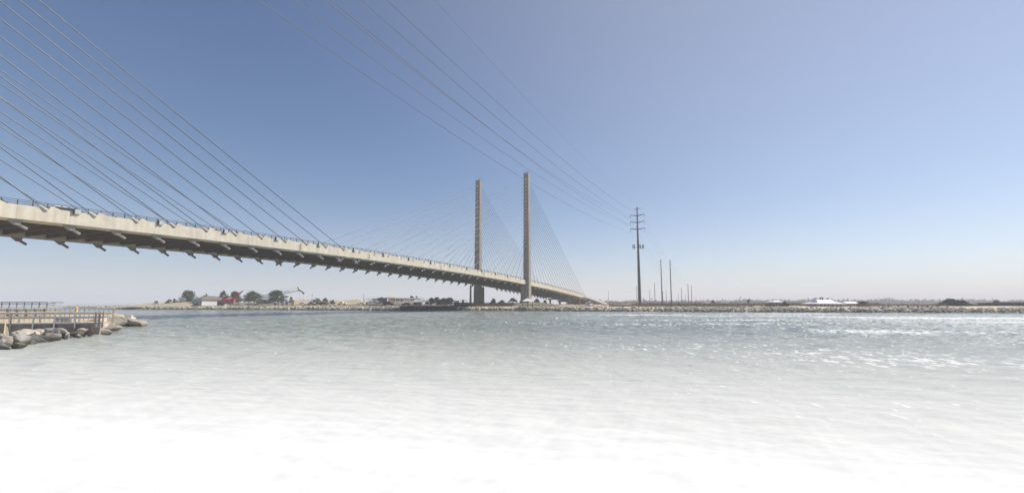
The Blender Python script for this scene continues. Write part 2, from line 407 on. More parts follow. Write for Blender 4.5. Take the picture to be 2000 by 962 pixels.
slab.build('road_deck', SCONC, br)
fb = MB(); t = -188.
while t < 263:                                   # transverse floor beams
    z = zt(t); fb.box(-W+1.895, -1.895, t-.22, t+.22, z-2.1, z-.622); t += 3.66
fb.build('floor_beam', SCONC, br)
kerb = MB()
for xo in (0, -W):                               # kerb strip that carries the railing
    sg = 1 if xo == 0 else -1
    kerb.sweep([[(xo-sg*.12, t, zt(t)+.003), (xo-sg*.12, t, zt(t)+.17), (xo-sg*.6, t, zt(t)+.17), (xo-sg*.6, t, zt(t)+.003)] for t in ts])
kerb.build('kerb', CONC, br)
def railing(xo, single):
    def line(dz): return MB().path([(xo, t, zt(t)+dz) for t in ts[:-1]], .045, 5)
    top = line(1.09).build('railing', RAILM, br)
    for dz in (.45, .78): line(dz).build('rail', RAILM, top)
    rest = MB(); proto = None; t = ts[0]; n_ = 0
    while t < 262:
        z = zt(t)
        if single and t > -96 and n_ < 99:
            n_ += 1
            if proto is None: proto = MB().box(-.055, .055, -.06, .06, .165, 1.12).build('railing_post', RAILM, top, loc=(xo, t, z))
            else: link_copy(proto, top, (xo, t, z))
        else: rest.box(xo-.055, xo+.055, t-.06, t+.06, z+.165, z+1.12)
        t += 2.03
    tag(rest.build('railing_post', RAILM, top), kind='stuff')
railing(-.36, True); railing(-W+.36, False)

# pylons: rectangular shafts over wider piers that step inward under the deck
ZB = 1.8
def pylon(x, t, top, inward):
    zd = zt(t); o = MB()
    b = 1.75; c = 1.52
    o.frustum((x-b, x+b, t-1.6, t+1.6, zd-3.2), (x-c, x+c, t-1.42, t+1.42, top))
    xa, xb = sorted((x-inward*1.9, x+inward*3.4))
    o.frustum((xa, xb, t-2.1, t+2.1, ZB), (xa+.12, xb-.12, t-2., t+2., zd-3.203))
    p = o.build('pylon', PCONC, br)
    for k in range(19 if t > 0 else 0):          # pockets where the stays enter
        zz = top-3.6-2.22*k
        MB().box(x-.33, x+.33, t-1.78, t-1.3, zz-.6, zz+.2).build('stay_pocket', CONC, p)
    tr = MB()                                    # guard rail and light on top
    for ax in (-1.3, 1.3):
        for ay in (-1.2, 1.2): tr.tube((x+ax, t+ay, top), (x+ax, t+ay, top+.9), .05)
    for ay in (-1.2, 1.2): tr.tube((x-1.3, t+ay, top+.85), (x+1.3, t+ay, top+.85), .04)
    tr.tube((x, t, top), (x, t, top+1.3), .09)
    tr.build('top_rail', DARK, p)
    return p
TOP = 80.6
pylon(0, SPAN, TOP, -1); pylon(-W, SPAN, TOP-1.0, 1)
pylon(0, -138, 88, -1); pylon(-W, -138, 88, 1)

# stays, each with its sleeve on the deck and its bracket under the girder
def bracket(sgn):                                # fin with a flat foot
    return MB().prism([(-1.5*sgn, .35), (.95*sgn, .35), (.6*sgn, -.85), (0, -.9)], 'x', -.42, .42)
BRK = {}; hidden_brk = []
def stay(x, tp, zp, t, sgn, part=True, rad=.085):
    z = zt(t)
    a = Vector((x, t, z-.05)); b = Vector((x, tp, zp)); dr = (b-a).normalized()
    sag = (b-a).length*.0035
    pts = [a+(b-a)*k/5+Vector((0, 0, -sag*4*(k/5)*(1-k/5))) for k in range(6)]
    st = MB().path(pts, rad, 8).build('stay_cable', STAY, br, smooth=True)
    xs = .22 if x > -1 else -.22
    MB().tube(a+dr*1.15, a-dr*.1, .12, .3, 10).tube(a-dr*.1, a-dr*.45, .3, .24, 10).build('anchor_sleeve', SLEEVE, st, smooth=False)
    # where the stay leaves the soffit
    k = (GD+.25)/max(.2, dr.z); e = a-dr*min(k, 7.5); e.y += .7*sgn if x > -1 else -2.6*sgn
    zs = zt(e.y)-GD-.1
    e.z = zs
    fin = bracket(1 if sgn > 0 else -1)
    fin.v = [(vx+e.x-(.95 if x > -1 else -.95), vy+e.y, vz+e.z) for vx, vy, vz in fin.v]
    f = fin.build('stay_bracket', FCONC, br)
    ex = e.x-(.95 if x > -1 else -.95)
    c = Vector((ex, e.y+.5*sgn, zs-.7)); d2 = Vector((0, sgn, -.62)).normalized()
    MB().tube(c-d2*.4, c+d2*1.35, .27, .27, 10).build('socket_tube', FCONC, f)
    block(x, t, sgn).build('anchor_block', CONC, st)
    return st
def block(x, t, sgn):
    z = zt(t+sgn*1.2); s = -1 if x > -1 else 1
    xo = x+.003*(-s)
    return MB().prism([(t+.5*sgn, z-.05), (t+3.0*sgn, z-.1), (t+1.2*sgn, z+.6), (t+.8*sgn, z+.55)], 'x', min(xo, x+s*.9), max(xo, x+s*.9))
for x in (0, -W):
    for i in range(19):                          # far half of the main span
        t = (i+.5)*SP_M; stay(x, SPAN-1.45, TOP-3.9-2.22*i, t, -1)
    for i in range(12 if x == 0 else 13):        # near half: the ones that cross the picture
        t = -(i+.5)*SP_M; stay(x, -138, 85-2.1*i, t, 1)
    for i in range(19):                          # back stays behind the far pylons
        t = SPAN+121-i*SP_B
        if x == 0 or i < 16: stay(x, SPAN+1.45, TOP-3.9-2.22*i, t, 1)
rest = MB()                                      # the remaining stays of the near pylons
for x in (0, -W):
    for i in range(13 if x else 12, 19):
        t = -(i+.5)*SP_M; rest.tube((x, t, zt(t)), (x, -138, 85-2.1*i), .105, n=6)
for i in range(16, 19):
    t = SPAN+121-i*SP_B; rest.tube((-W, t, zt(t)), (-W, SPAN+1.45, TOP-3.9-2.22*i), .105, n=6)
tag(rest.build('stay_cable', STAY, br), kind='stuff')
for i in range(-13, 18):                         # grey light boxes on the near fascia, one at every second stay
    if i % 2: continue
    t = i*SP_M+1.0; z = zt(t)
    MB().box(.003, .32, t-.45, t+.45, z-.25, z+.62).build('light_box', BOXM, br, bevel=.03)
    MB().box(.003, .36, t-.62, t-.453, z-.32, z+.66).build('light_box_edge', DARK, br)  # dark strip along the left end of each box
for t in (-20.5, 8, 52, 90):                     # drain pipes
    z = zt(t)
    MB().path([(.003, t, z-.45), (.25, t, z-.45), (.27, t, z-.6), (.27, t, z-2.1)], .07, 6).build('drain_pipe', DARK, br)

# approach viaduct beyond the back span
va = [265+8*i for i in range(15)]
def zv(t): return zt(t)-.1
vs = MB()
vs.sweep([[(-3, t, zv(t)), (-3, t, zv(t)-.9), (-W+3, t, zv(t)-.9), (-W+3, t, zv(t))] for t in va])
vs.build('viaduct_deck', CONC, br)
vp = MB(); vp.sweep([[(-2.6, t, zv(t)+.95), (-2.6, t, zv(t)-.5), (-2.997, t, zv(t)-.5), (-2.997, t, zv(t)+.95)] for t in va]); vp.build('viaduct_parapet', CONC, br)
vg = MB()
for k in range(6):
    xx = -4.2-k*4.7
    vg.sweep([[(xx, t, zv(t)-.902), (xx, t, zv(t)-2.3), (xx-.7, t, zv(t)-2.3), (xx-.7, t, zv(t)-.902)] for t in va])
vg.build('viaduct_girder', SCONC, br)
for t in (263, 287, 311, 335, 359):
    z = zv(t)-2.303; mb = MB().box(-W+2, -2, t-.8, t+.8, z-1.1, z)
    for k in range(4): mb.tube((-3.4-k*8.4, t, ZB), (-3.4-k*8.4, t, z-1.1), .75, n=12)
    mb.build('viaduct_pier', PCONC, br)
MB().frustum((-W, 0, 369, 410, 1.8), (-W+3, -3, 373, 400, zv(377)-.95)).build('abutment', PCONC, br)

# ------------------------------------------------------------------ vehicles
def vehicle(kind, paint, px, d, z, rz, label, loc=None, s=1.0):
    """kinds: sedan, pickup, suv, van, camper - built nose towards +x"""
    P = {'sedan': (4.6, 1.45, [(-2.3,.35),(-2.3,.85),(-1.7,.95),(-1.1,1.42),(.4,1.45),(1.1,.98),(2.1,.85),(2.3,.6),(2.3,.35)]),
         'suv': (4.8, 1.8, [(-2.4,.4),(-2.4,1.1),(-2.2,1.75),(.5,1.8),(1.2,1.1),(2.25,1.0),(2.4,.7),(2.4,.4)]),
         'pickup': (5.6, 1.85, [(-2.8,.5),(-2.8,1.1),(-.75,1.12),(-.6,1.8),(.7,1.85),(1.35,1.15),(2.6,1.05),(2.8,.8),(2.8,.5)]),
         'van': (6.2, 2.7, [(-3.1,.45),(-3.1,2.65),(1.5,2.75),(2.4,1.6),(3.0,1.3),(3.1,.45)]),
         'camper': (6.4, 3.0, [(-3.2,.5),(-3.2,2.9),(1.8,3.0),(2.3,2.5),(2.25,2.0),(1.6,1.95),(2.2,1.2),(3.1,1.05),(3.2,.5)])}[kind]
    L, H, prof = P; wd = 1.0 if kind in ('van', 'camper') else .88
    name = {'sedan': 'parked_car', 'suv': 'parked_car', 'pickup': 'pickup_truck', 'van': 'white_van', 'camper': 'camper_van'}[kind]
    root = empty(name, loc if loc is not None else (X(px, d), d, z), rz, label, 'truck' if kind == 'pickup' else 'van' if kind in ('van', 'camper') else 'car')
    root.scale = (s, s, s)
    MB().prism(prof, 'y', -wd, wd).build('body', paint, root, bevel=.08)
    y = wd+.012
    def glass(prof_):
        for s_ in (-1, 1): MB().prism(prof_, 'y', s_*y-.02, s_*y).build('window', GLASS, root)
    if kind in ('sedan', 'suv'):
        h0, h1 = (.95, 1.36) if kind == 'sedan' else (1.12, 1.66)
        x0, x1, x2, x3 = (-1.5, -1.05, .35, .95) if kind == 'sedan' else (-2.2, -2.1, .45, 1.0)
        glass([(x0, h0), (x3, h0), (x2, h1), (x1, h1)])
    elif kind == 'pickup': glass([(-.55, 1.18), (1.15, 1.18), (.65, 1.7), (-.5, 1.7)])
    elif kind == 'van':
        glass([(1.0, 1.55), (2.2, 1.55), (1.5, 2.35), (1.0, 2.35)])
        MB().add([(2.36,-.8,1.75),(2.36,.8,1.75),(1.72,.8,2.6),(1.72,-.8,2.6)], [(0,1,2,3)]).build('windscreen', GLASS, root)
    else: glass([(-1.6, 1.7), (-.3, 1.7), (-.3, 2.3), (-1.6, 2.3)]); glass([(1.1, 1.25), (2.0, 1.25), (1.5, 1.85), (1.1, 1.85)])
    for ax in (-L*.3, L*.31):
        for s_ in (-1, 1):
            MB().tube((ax, s_*(wd-.2), .36), (ax, s_*(wd+.03), .36), .36, n=14).build('wheel', TYRE, root)
    return root
# two vehicles whose roofs show over the bridge's railing
def deck_point(t, off): return (BX+math.sin(TH)*t-math.cos(TH)*off, BY+math.cos(TH)*t+math.sin(TH)*off, zt(t)-.3)
vehicle('suv', CARW, 0, 0, 0, math.pi/2-TH, 'white car crossing the bridge, roof showing over the railing', deck_point(-71.6, 5.0))
vehicle('sedan', CARR, 0, 0, 0, math.pi/2-TH, 'small red car crossing the bridge, roof showing over the railing', deck_point(-43.5, 4.2))

# ------------------------------------------------------------------ trees and shrubs
def leaf_quads(centres, size, rg, flat=.6):
    n = len(centres); a = rg.normal(size=(n, 3)); a[:, 2] *= flat; a /= np.linalg.norm(a, axis=1)[:, None]
    b = rg.normal(size=(n, 3)); b -= (b*a).sum(1)[:, None]*a; b /= np.linalg.norm(b, axis=1)[:, None]
    s = size*rg.uniform(.6, 1.3, n)[:, None]
    v = np.stack([centres-a*s, centres+b*s*.45, centres+a*s, centres-b*s*.45], 1).reshape(-1, 3)
    return v, np.arange(4*n).reshape(-1, 4)
def tree(name, px, d, zg, w_, h_, label, cat, m, group=None, seed=0, clumps=26, per=90, trunk=True, base=.06, leaf=.3, lean=0):
    rg = np.random.default_rng(seed+int(px*7)); rt = empty(name, (X(px, d), d, zg), 0, label, cat, group)
    C = []; tips = []
    clumps = int(clumps*1.9)
    for k in range(clumps):
        u = base+(1-base)*rg.uniform(0, 1)**1.15; prof = max(.05, 1-u**1.7)**.62 if u > .15 else .85+u
        a = rg.uniform(0, 6.28); rr = math.sqrt(rg.uniform(.1, 1))*w_/2*prof*.95
        c = np.array([rr*math.cos(a)+lean*u*w_, rr*math.sin(a), u*h_*.95]); tips.append(c)
        cs = np.array([w_*.10, w_*.10, h_*.085])*rg.uniform(.65, 1.35)
        q = rg.normal(size=(per, 3)); q /= np.linalg.norm(q, axis=1)[:, None]; q *= rg.uniform(.2, 1, (per, 1))**.5
        C.append(c+q*cs*1.15)
    v, f = leaf_quads(np.concatenate(C), leaf, rg)
    np_mesh('crown' if trunk else 'foliage', v, f, m, rt)
    mb = MB(); r0 = max(.05, .018*w_+.02*h_)
    mb.tube((0, 0, -.3), (lean*w_*.3, 0, h_*.45), r0, r0*.6, 8)
    for c in tips[::2]: mb.tube((lean*w_*.25, 0, h_*rg.uniform(.1, .45)), c*.92, r0*.35, r0*.1, 5)
    mb.build('trunk' if trunk else 'stem', BARK, rt)
    return rt
def px_tree(kind, x0, x1, ytop, ybase, d, label, m, group, **kw):
    zg = Z(ybase, d); name, cat = kind
    return tree(name, (x0+x1)/2, d, zg-.4, (x1-x0)*M(d), (ybase-ytop)*M(d)+.4, label, cat, m, group, **kw)
PINE = ('pine_tree', 'tree'); BUSH = ('shrub', 'shrub')
GP = 'dark pines behind the far bank'
px_tree(PINE, 344, 388, 567, 592, 322, 'broad dark pine left of the grey roofed white shed', NEEDLE, GP, clumps=40)
px_tree(PINE, 394, 408, 573.5, 588, 345, 'small dark pine whose top peeks over the shed roof', NEEDLE, GP, clumps=12)
px_tree(PINE, 424, 446, 568, 590, 335, 'dark pine between the shed and the red crane mast', NEEDLE, GP, clumps=26)
px_tree(PINE, 442, 472, 568.5, 590, 340, 'dark pine right behind the red crane mast', NEEDLE, GP, clumps=30)
px_tree(PINE, 470, 515, 568, 590, 332, 'wide dark pine right of the red crane mast', NEEDLE, GP, clumps=44)
px_tree(PINE, 516, 562, 566.5, 590, 326, 'widest dark pine, under the end of the crane boom', NEEDLE, GP, clumps=46)
px_tree(PINE, 563, 573, 579, 590, 318, 'little dark pine under the tip of the crane boom', NEEDLE, GP, clumps=12)
GS = 'scrubby shrubs on the sand'
px_tree(BUSH, 300, 309, 586.5, 594, 308, 'low green shrub on the left end of the sand ridge', SHRUB, GS, clumps=9, per=60, trunk=False)
px_tree(BUSH, 324, 336, 583.5, 592, 310, 'rounded green shrub left of its taller neighbour on the sand ridge', SHRUB, GS, clumps=12, per=60, trunk=False)
px_tree(BUSH, 336, 343, 582, 592, 312, 'narrow green shrub beside the broad dark pine', SHRUB, GS, clumps=9, per=60, trunk=False)
px_tree(BUSH, 608, 628, 581.5, 589, 335, 'wide brown shrub on the dune right of the crane tip', SHRUB, GS, clumps=16, per=60, trunk=False)
px_tree(BUSH, 627, 642, 581.5, 591, 325, 'dark green bush beside the wide brown shrub', NEEDLE, GS, clumps=14, per=60, trunk=False)
px_tree(BUSH, 640, 655, 585, 592, 322, 'low olive shrub behind the dark parked car', SHRUB, GS, clumps=12, per=60, trunk=False)
GB = 'trees beyond the pavilions'
px_tree(PINE, 795, 812, 578, 590, 330, 'dark tree rising behind the right half of the two storey pavilion', NEEDLE, GB, clumps=18)
px_tree(PINE, 806, 820, 578.5, 590, 335, 'dark tree topping the low grey roof beside the pavilion', NEEDLE, GB, clumps=14)
for i, (x0, x1, yt, lb) in enumerate(((834, 851, 581, 'leftmost green bush right of the small white kiosk'), (843, 864, 580.2, 'round green bush second from the white kiosk'), (855, 878, 582, 'low green bush in the middle of the hedge left of the dark wall'), (866, 892, 581, 'rightmost green bush of the hedge left of the dark wall'))):
    px_tree(BUSH, x0, x1, yt, 593, 318, lb, SHRUB if i % 2 else NEEDLE, GB, clumps=30, per=80, trunk=False)
for x0, x1, yt, lb in ((956, 971, 582.5, 'dark bush under the deck right of the far left pylon'), (970, 990, 586, 'low dark bush between the two pylons'), (990, 1013, 582, 'tall dark bush just left of the right pylon foot'), (1013, 1024, 585, 'dark bush behind the gazebo'), (1041, 1057, 583, 'dark bush right of the right pylon foot'), (1060, 1069, 585.5, 'small dark bush under the back span')):
    px_tree(BUSH, x0, x1, yt, 594, 305, lb, NEEDLE, GB, clumps=18, per=70, trunk=False)
px_tree(PINE, 1839, 1876, 583, 595, 235, 'large round dark tree behind the wooden rail at right', NEEDLE, 'trees right of the white roofs', clumps=40)
px_tree(PINE, 1868, 1893, 586.5, 596, 232, 'lower dark tree joined to the right of the large round one', NEEDLE, 'trees right of the white roofs', clumps=26)
px_tree(PINE, 1937, 1955, 586, 594, 300, 'dark tree top showing over the brown shelter roof', NEEDLE, 'trees right of the white roofs', clumps=14)
px_tree(PINE, 1457, 1467, 584.5, 596, 310, 'flat topped lone dark pine left of the hip roofed gazebo', NEEDLE, 'trees right of the white roofs', clumps=9, base=.75)
px_tree(PINE, 1388, 1397, 586, 597, 320, 'flat topped little pine right of the row of distant poles', NEEDLE, 'trees right of the white roofs', clumps=9, base=.7)
px_tree(BUSH, 1524, 1542, 588, 598, 228, 'olive bush beside the hip roofed gazebo', SHRUB, GS, clumps=18, per=60, trunk=False)
px_tree(BUSH, 1671, 1700, 588, 599, 226, 'broad tan dune shrub right of the white roofs', SCRUB, GS, clumps=24, per=60, trunk=False)

def scatter(name, m, pts, size, hgt, label, cat, seed, per=26):
    """ground cover or far wood: one mass of leafy clumps"""
    rg = np.random.default_rng(seed); C = []
    for (x, y, z, h) in pts:
        q = rg.normal(size=(per, 3))*np.array([h*.75, h*.75, h*.33]); q[:, 2] = np.abs(q[:, 2])
        C.append(q+np.array([x, y, z]))
    C = np.concatenate(C); v, f = leaf_quads(C, size, rg)
    return tag(np_mesh(name, v, f, m), label, cat, kind='stuff')
def land_z(ins): return float(np.interp(ins, [5, 18, 50, 140, 500], [1.75, 2.05, 2.3, 2.7, 3.0]))
rg = np.random.default_rng(21); P = []
for _ in range(1500):
    px = rg.uniform(1190, 1720); d = rg.uniform(228, 430)
    if 1520 < px and d < 250: continue
    P.append((X(px, d), d, land_z(d-shore_y(X(px, 215)))-.1, rg.uniform(.6, 1.6)*(1+.6*(d-228)/200)))
for _ in range(700):
    px = rg.uniform(1690, 2080); d = rg.uniform(225, 420)
    P.append((X(px, d), d, land_z(d-shore_y(X(px, 195)))-.1, rg.uniform(.4, .9)))
scatter('dune_scrub', SCRUB, P, .42, 1, 'low brown scrub covering the flat land at right', 'scrub', 1)
P = []
for _ in range(420):
    px = rg.uniform(285, 900); d = rg.uniform(292, 345)
    if d < shore_y(X(px, 280))+14: continue
    P.append((X(px, d), d, land_z(d-shore_y(X(px, 280)))-.1, rg.uniform(.35, .8)))
scatter('dune_grass', SCRUB, P, .3, 1, 'tufts of brown beach grass behind the far left bank', 'grass', 2)
P = []
for px in np.arange(1150, 2200, 2.2):            # far wood, more than a kilometre off
    for _ in range(2):
        d = rg.uniform(1000, 1700)
        h = (3.0+2.2*noise.noise(Vector((px*.013, 3, 0)))+1.2*noise.noise(Vector((px*.06, 7, 0))))*M(1350)
        if px < 1440: h *= .75
        P.append((X(px, d), d, 2.6, max(3.5, h*2.6)))
scatter('far_wood', WOODM, P, 3.6, 1, 'hazy line of far off woods along the horizon at right', 'woods', 3, per=55)

# dunes and mounds
def mound(name, px0, px1, d0, d1, zs, m, seed, amp=.6):
    """zs: list of (px, row of the crest)"""
    nx, ny = 90, 14; v = np.zeros((nx, ny, 3)); dm = (d0+d1)/2
    for i in range(nx):
        px = px0+(px1-px0)*i/(nx-1); yc = np.interp(px, [a for a, _ in zs], [b for _, b in zs]); zc = Z(yc, dm)
        for j in range(ny):
            u = j/(ny-1); d = d0+(d1-d0)*u
            prof = math.sin(math.pi*u)**.8
            x = X(px, dm); z = 1.4+(zc-1.4)*prof+amp*prof*noise.noise(Vector((x*.16, d*.16, seed)))+.4*amp*prof*noise.noise(Vector((x*.5, d*.5, seed)))
            v[i, j] = (x, d, z)
    i = (np.arange(nx-1)[:, None]*ny+np.arange(ny-1)[None]).ravel()
    f = np.stack([i, i+ny, i+ny+1, i+1], -1)
    return tag(np_mesh(name, v.reshape(-1, 3), f, m, smooth=True), kind='structure')
DUNE = mat('dune_sand', (.50, .42, .30), .95, .2, .12, col2=(.34, .285, .19), bump=.4)
mound('dune', 262, 400, 300, 332, [(262, 597), (300, 591.5), (330, 590), (400, 590)], DUNE, 1)
mound('dune', 500, 780, 330, 372, [(500, 590), (560, 588), (575, 584), (600, 585), (650, 587.5), (700, 585.5), (740, 587), (780, 590)], DUNE, 2, 1.2)
mound('grass_mound', 998, 1092, 252, 284, [(998, 597), (1008, 592), (1030, 591), (1060, 590.5), (1080, 592.5), (1092, 597)], GRASS, 3, .3)
mound('dune', 1180, 1262, 262, 300, [(1180, 595.5), (1205, 592.5), (1230, 594), (1262, 597)], DUNE, 4, .5)

# ------------------------------------------------------------------ buildings on the far bank
def hip(mb, x0, x1, y0, y1, z0, z1, rx, ry=0.):  # hip roof with ridge inset rx
    ym = (y0+y1)/2
    return mb.add([(x0,y0,z0),(x1,y0,z0),(x1,y1,z0),(x0,y1,z0),(x0+rx,ym-ry,z1),(x1-rx,ym-ry,z1),(x1-rx,ym+ry,z1),(x0+rx,ym+ry,z1)],
                  [(3,2,1,0),(4,5,6,7),(0,1,5,4),(1,2,6,5),(2,3,7,6),(3,0,4,7)])
# white shed
d = 306; zg = Z(596.3, d); k = M(d)
sh = empty('shed', (X(394, d), d, zg), R(58), 'white boat shed with weathered hip roof beside the red crane', 'shed')
MB().box(0, 15.5, 0, 12, 0, 3.6).build('wall', WHITE, sh)
MB().box(-.06, -.004, 0, 12, 0, 3.58).build('end_wall_shade', GWALL, sh)  # grey sheet painting shade onto the white end of the shed
hip(MB(), -.7, 16.2, -.7, 12.7, 3.62, 6.0, 5.0).build('roof', GROOF, sh, bevel=.05)
MB().box(9.2, 12.6, -.06, -.01, 0, 3.0).build('door', GLASS, sh)
mb = MB(); [mb.box(-.1, -.062, y, y+.14, .1, 3.55) for y in (2.5, 5, 7.5, 10)]; mb.build('batten', GALV, sh)
MB().box(12.9, 14.8, -1.6, -.01, 0, 1.3).build('leaning_panel', WHITE, sh)
MB().box(-.3, -.065, .5, 1.1, 2.0, 2.5).build('meter_box', DARK, sh)
# red crane
d = 312; zg = Z(593.8, d); k = M(d)
cr = empty('crawler_crane', (X(446, d), d, zg), 0, 'red crawler crane with raised mast and long low dark lattice boom', 'crane')
MB().box(-4.3, 4.3, -2.2, -1.3, 0, .9).box(-4.3, 4.3, 1.3, 2.2, 0, .9).build('crawler_track', DARK, cr, bevel=.25)
MB().box(-3.6, 3.6, -1.7, 1.7, .95, 3.1).box(-3.6, -.4, -1.6, 1.6, 3.1, 3.6).build('body', CRED, cr, bevel=.12)
MB().box(2.2, 4.4, -2.0, -.4, 1.0, 3.4).build('cab', CRED, cr, bevel=.1)
MB().box(2.5, 4.2, -2.03, -2.0, 2.1, 3.2).build('cab_window', GLASS, cr)
mb = MB(); top = Vector((8.6, 0, 8.6))
for y in (-.55, .55): mb.tube((3.4, y, 2.4), top+Vector((0, y*.4, 0)), .22); mb.tube((1.0, y, 3.0), top+Vector((0, y*.4, 0)), .09)
for q in range(7):
    a = Vector((3.4, -.55, 2.4)).lerp(top, q/7); b = Vector((3.4, .55, 2.4)).lerp(top, (q+1)/7); mb.tube(a, b, .07, n=5)
mb.build('mast', CRED, cr)
tip = Vector((44.5, 0, 8.2)); foot = Vector((4.6, 0, 1.6)); mb = MB(); up = Vector((-.16, 0, .98))
N = 26
for s in (0, 1):
    for y in (-.6, .6):
        e = 1.0 if s else .0
        mb.tube(foot+Vector((0, y, 0)), foot.lerp(tip, .12)+Vector((0, y, 0))+up*1.3*s, .09, n=5)
        mb.tube(foot.lerp(tip, .12)+Vector((0, y, 0))+up*1.3*s, foot.lerp(tip, .85)+Vector((0, y, 0))+up*1.3*s, .09, n=5)
        mb.tube(foot.lerp(tip, .85)+Vector((0, y, 0))+up*1.3*s, tip+up*.4, .09, n=5)
for q in range(N):
    a = foot.lerp(tip, .12+.73*q/N); b = foot.lerp(tip, .12+.73*(q+1)/N); s = q % 2
    for y in (-.6, .6): mb.tube(a+Vector((0, y, 0))+up*1.3*s, b+Vector((0, y, 0))+up*1.3*(1-s), .05, n=4)
mb.build('boom', DARK, cr)
mb = MB()
mb.box(tip.x-.9, tip.x+.3, -.4, .4, tip.z+.1, tip.z+.9)
mb.tube(tip+Vector((-.6, 0, .5)), tip+Vector((-1.5, 0, 2.7)), .35, .3); mb.tube(tip+Vector((0, 0, .5)), tip+Vector((2.7, 0, -1.1)), .4, .25)
mb.tube(tip+Vector((2.3, -.3, -1.2)), tip+Vector((2.3, .3, -1.2)), .6, n=12)
mb.build('boom_head', DARK, cr)
mb = MB().path([top, Vector((26, 0, 8.3+.1)), tip+Vector((-1.4, 0, 2.3))], .045, 4); mb.build('stay_line', CRED, cr)
mb = MB().tube(tip+Vector((.1, 0, 0)), (tip.x+.1, 0, .6), .04, n=4).tube(tip+Vector((2.4, 0, -1.5)), (tip.x+2.4, 0, 1.6), .04, n=4); mb.build('hoist_line', DARK, cr)
# boats on trailers
def boat(px, d, py, L, label):
    zg = Z(py, d); b = empty('boat', (X(px, d), d, zg), R(8), label, 'boat', 'boats laid up beside the crane')
    secs = []
    for u in np.linspace(0, 1, 9):
        x = -L/2+L*u; w_ = 1.1*(1-max(0, u-.45)**2*3.1); w_ = max(.06, w_); kz = .5+.55*max(0, u-.6)**1.5
        secs.append([(x, -w_, 1.35+.3*u*u), (x, -w_*.75, .75+kz*.2), (x, 0, kz), (x, w_*.75, .75+kz*.2), (x, w_, 1.35+.3*u*u)])
    MB().sweep(secs).build('hull', WHITE, b)
    MB().box(-.6, 1.0, -.6, .6, 1.36, 2.0).build('console', WHITE, b, bevel=.1)
    MB().box(-L/2, L/2+1, -.5, -.4, .3, .42).box(-L/2, L/2+1, .4, .5, .3, .42).tube((-1.2, -1, .32), (-1.2, 1, .32), .32).build('trailer', DARK, b)
boat(470, 302, 594.5, 8.0, 'larger white motorboat on a trailer right of the red crane')
boat(490, 303, 594.8, 6.0, 'smaller white motorboat between the larger boat and the blue toilet')
# grey board fence behind the yard, sheds, toilet
d = 320
def board_fence(px0, px1, d, y0, y1, label, m, n=12):
    zb = Z(y1, d); h = (y1-y0)*M(d); L = X(px1, d)-X(px0, d)
    r_ = empty('board_fence', (X(px0, d), d, zb), 0, label, 'fence')
    mb = MB(); x = 0
    while x < L: mb.box(x, x+.3, -.02, .02, 0, h*rnd.uniform(.93, 1.0)); x += .34
    mb.build('board_panel', m, r_)
    post = MB().box(-.07, .07, .03, .17, -.3, h+.1).build('post', m, r_)
    for i in range(1, n): link_copy(post, r_, (L*i/n, 0, 0))
    return r_
board_fence(345, 374, 318, 588, 594, 'grey board fence between the broad pine and the shed', GREYF, 6)
board_fence(478, 562, 322, 586.8, 593.5, 'long grey board fence behind the boats', GREYF, 14)
d = 305; b = empty('portable_toilet', (X(561, d), d, Z(594.8, d)), 0, 'narrow blue portable toilet at the end of the grey fence', 'toilet')
MB().box(-.6, .6, -.6, .6, 0, 2.2).build('body', BLUEP, b, bevel=.05); MB().box(-.65, .65, -.65, .65, 2.203, 2.4).build('roof', WHITE, b, bevel=.08); MB().box(-.35, .35, -.63, -.605, .1, 1.9).build('door', BLUEP, b)
for px, wd, hh, lb in ((553.5, 1.3, 2.1, 'tan plywood crate left of the blue toilet'), (572, 2.3, 2.0, 'wide tan plywood crate right of the blue toilet')):
    d = 305; b = empty('storage_crate', (X(px, d), d, Z(594.8, d)), 0, lb, 'crate')
    MB().box(-wd/2, wd/2, -.7, .7, .12, hh).build('body', TAN, b, bevel=.03); MB().box(-wd/2-.05, wd/2+.05, -.75, .75, hh+.003, hh+.12).build('lid', GREYF, b); MB().box(-wd/2, wd/2, -.6, .6, 0, .117).build('pallet', GREYF, b)
d = 308; b = empty('utility_trailer', (X(538, d), d, Z(594.8, d)), 0, 'grey flatbed trailer loaded with gear before the long grey fence', 'trailer')
MB().box(-3.2, 3.2, -1, 1, .7, .95).build('bed', GALV, b); MB().box(-2.5, .6, -.8, .8, .953, 2.0).box(.9, 2.6, -.7, .7, .953, 1.6).build('load', GWALL, b, bevel=.1); MB().tube((0, -1.1, .4), (0, 1.1, .4), .4, n=12).build('wheel', TYRE, b)

# parked vehicles behind the fence
d = 300
vehicle('sedan', CARW, 592, 300, Z(594.9, 300), R(6), 'white car parked left of the blue car')
vehicle('pickup', CARB, 606.5, 302, Z(595, 302), R(4), 'blue pickup parked beside the white car right of the crane tip')
vehicle('suv', CARD, 633, 302, Z(595.2, 302), R(8), 'dark car parked below the dark green bush')
vehicle('sedan', CARD, 621, 306, Z(594.8, 306), R(180), 'low dark car parked between the blue pickup and the dark SUV')
vehicle('pickup', CARW, 668, 300, Z(595.1, 300), R(176), 'white pickup with its bed to the right, parked alone before the dune')
vehicle('sedan', CARW, 705, 302, Z(594.8, 302), R(184), 'low white car parked beside the light pole')
vehicle('camper', CARW, 728, 288, Z(595.8, 288), R(200), 'boxy white camper parked before the pale grey gable roof')
vehicle('suv', CARW, 741, 284, Z(596, 284), R(20), 'white SUV parked between the camper and the dark SUV')
vehicle('suv', CARD, 759, 282, Z(596.2, 282), R(12), 'large dark SUV parked under the orange sign', s=1.25)
vehicle('suv', CARR, 793, 284, Z(596.4, 284), R(170), 'dark red car parked before the white pavilion columns')
vehicle('van', CARW, 1150.5, 262, Z(598, 262), R(-70), 'white van parked under the approach viaduct', s=.85)
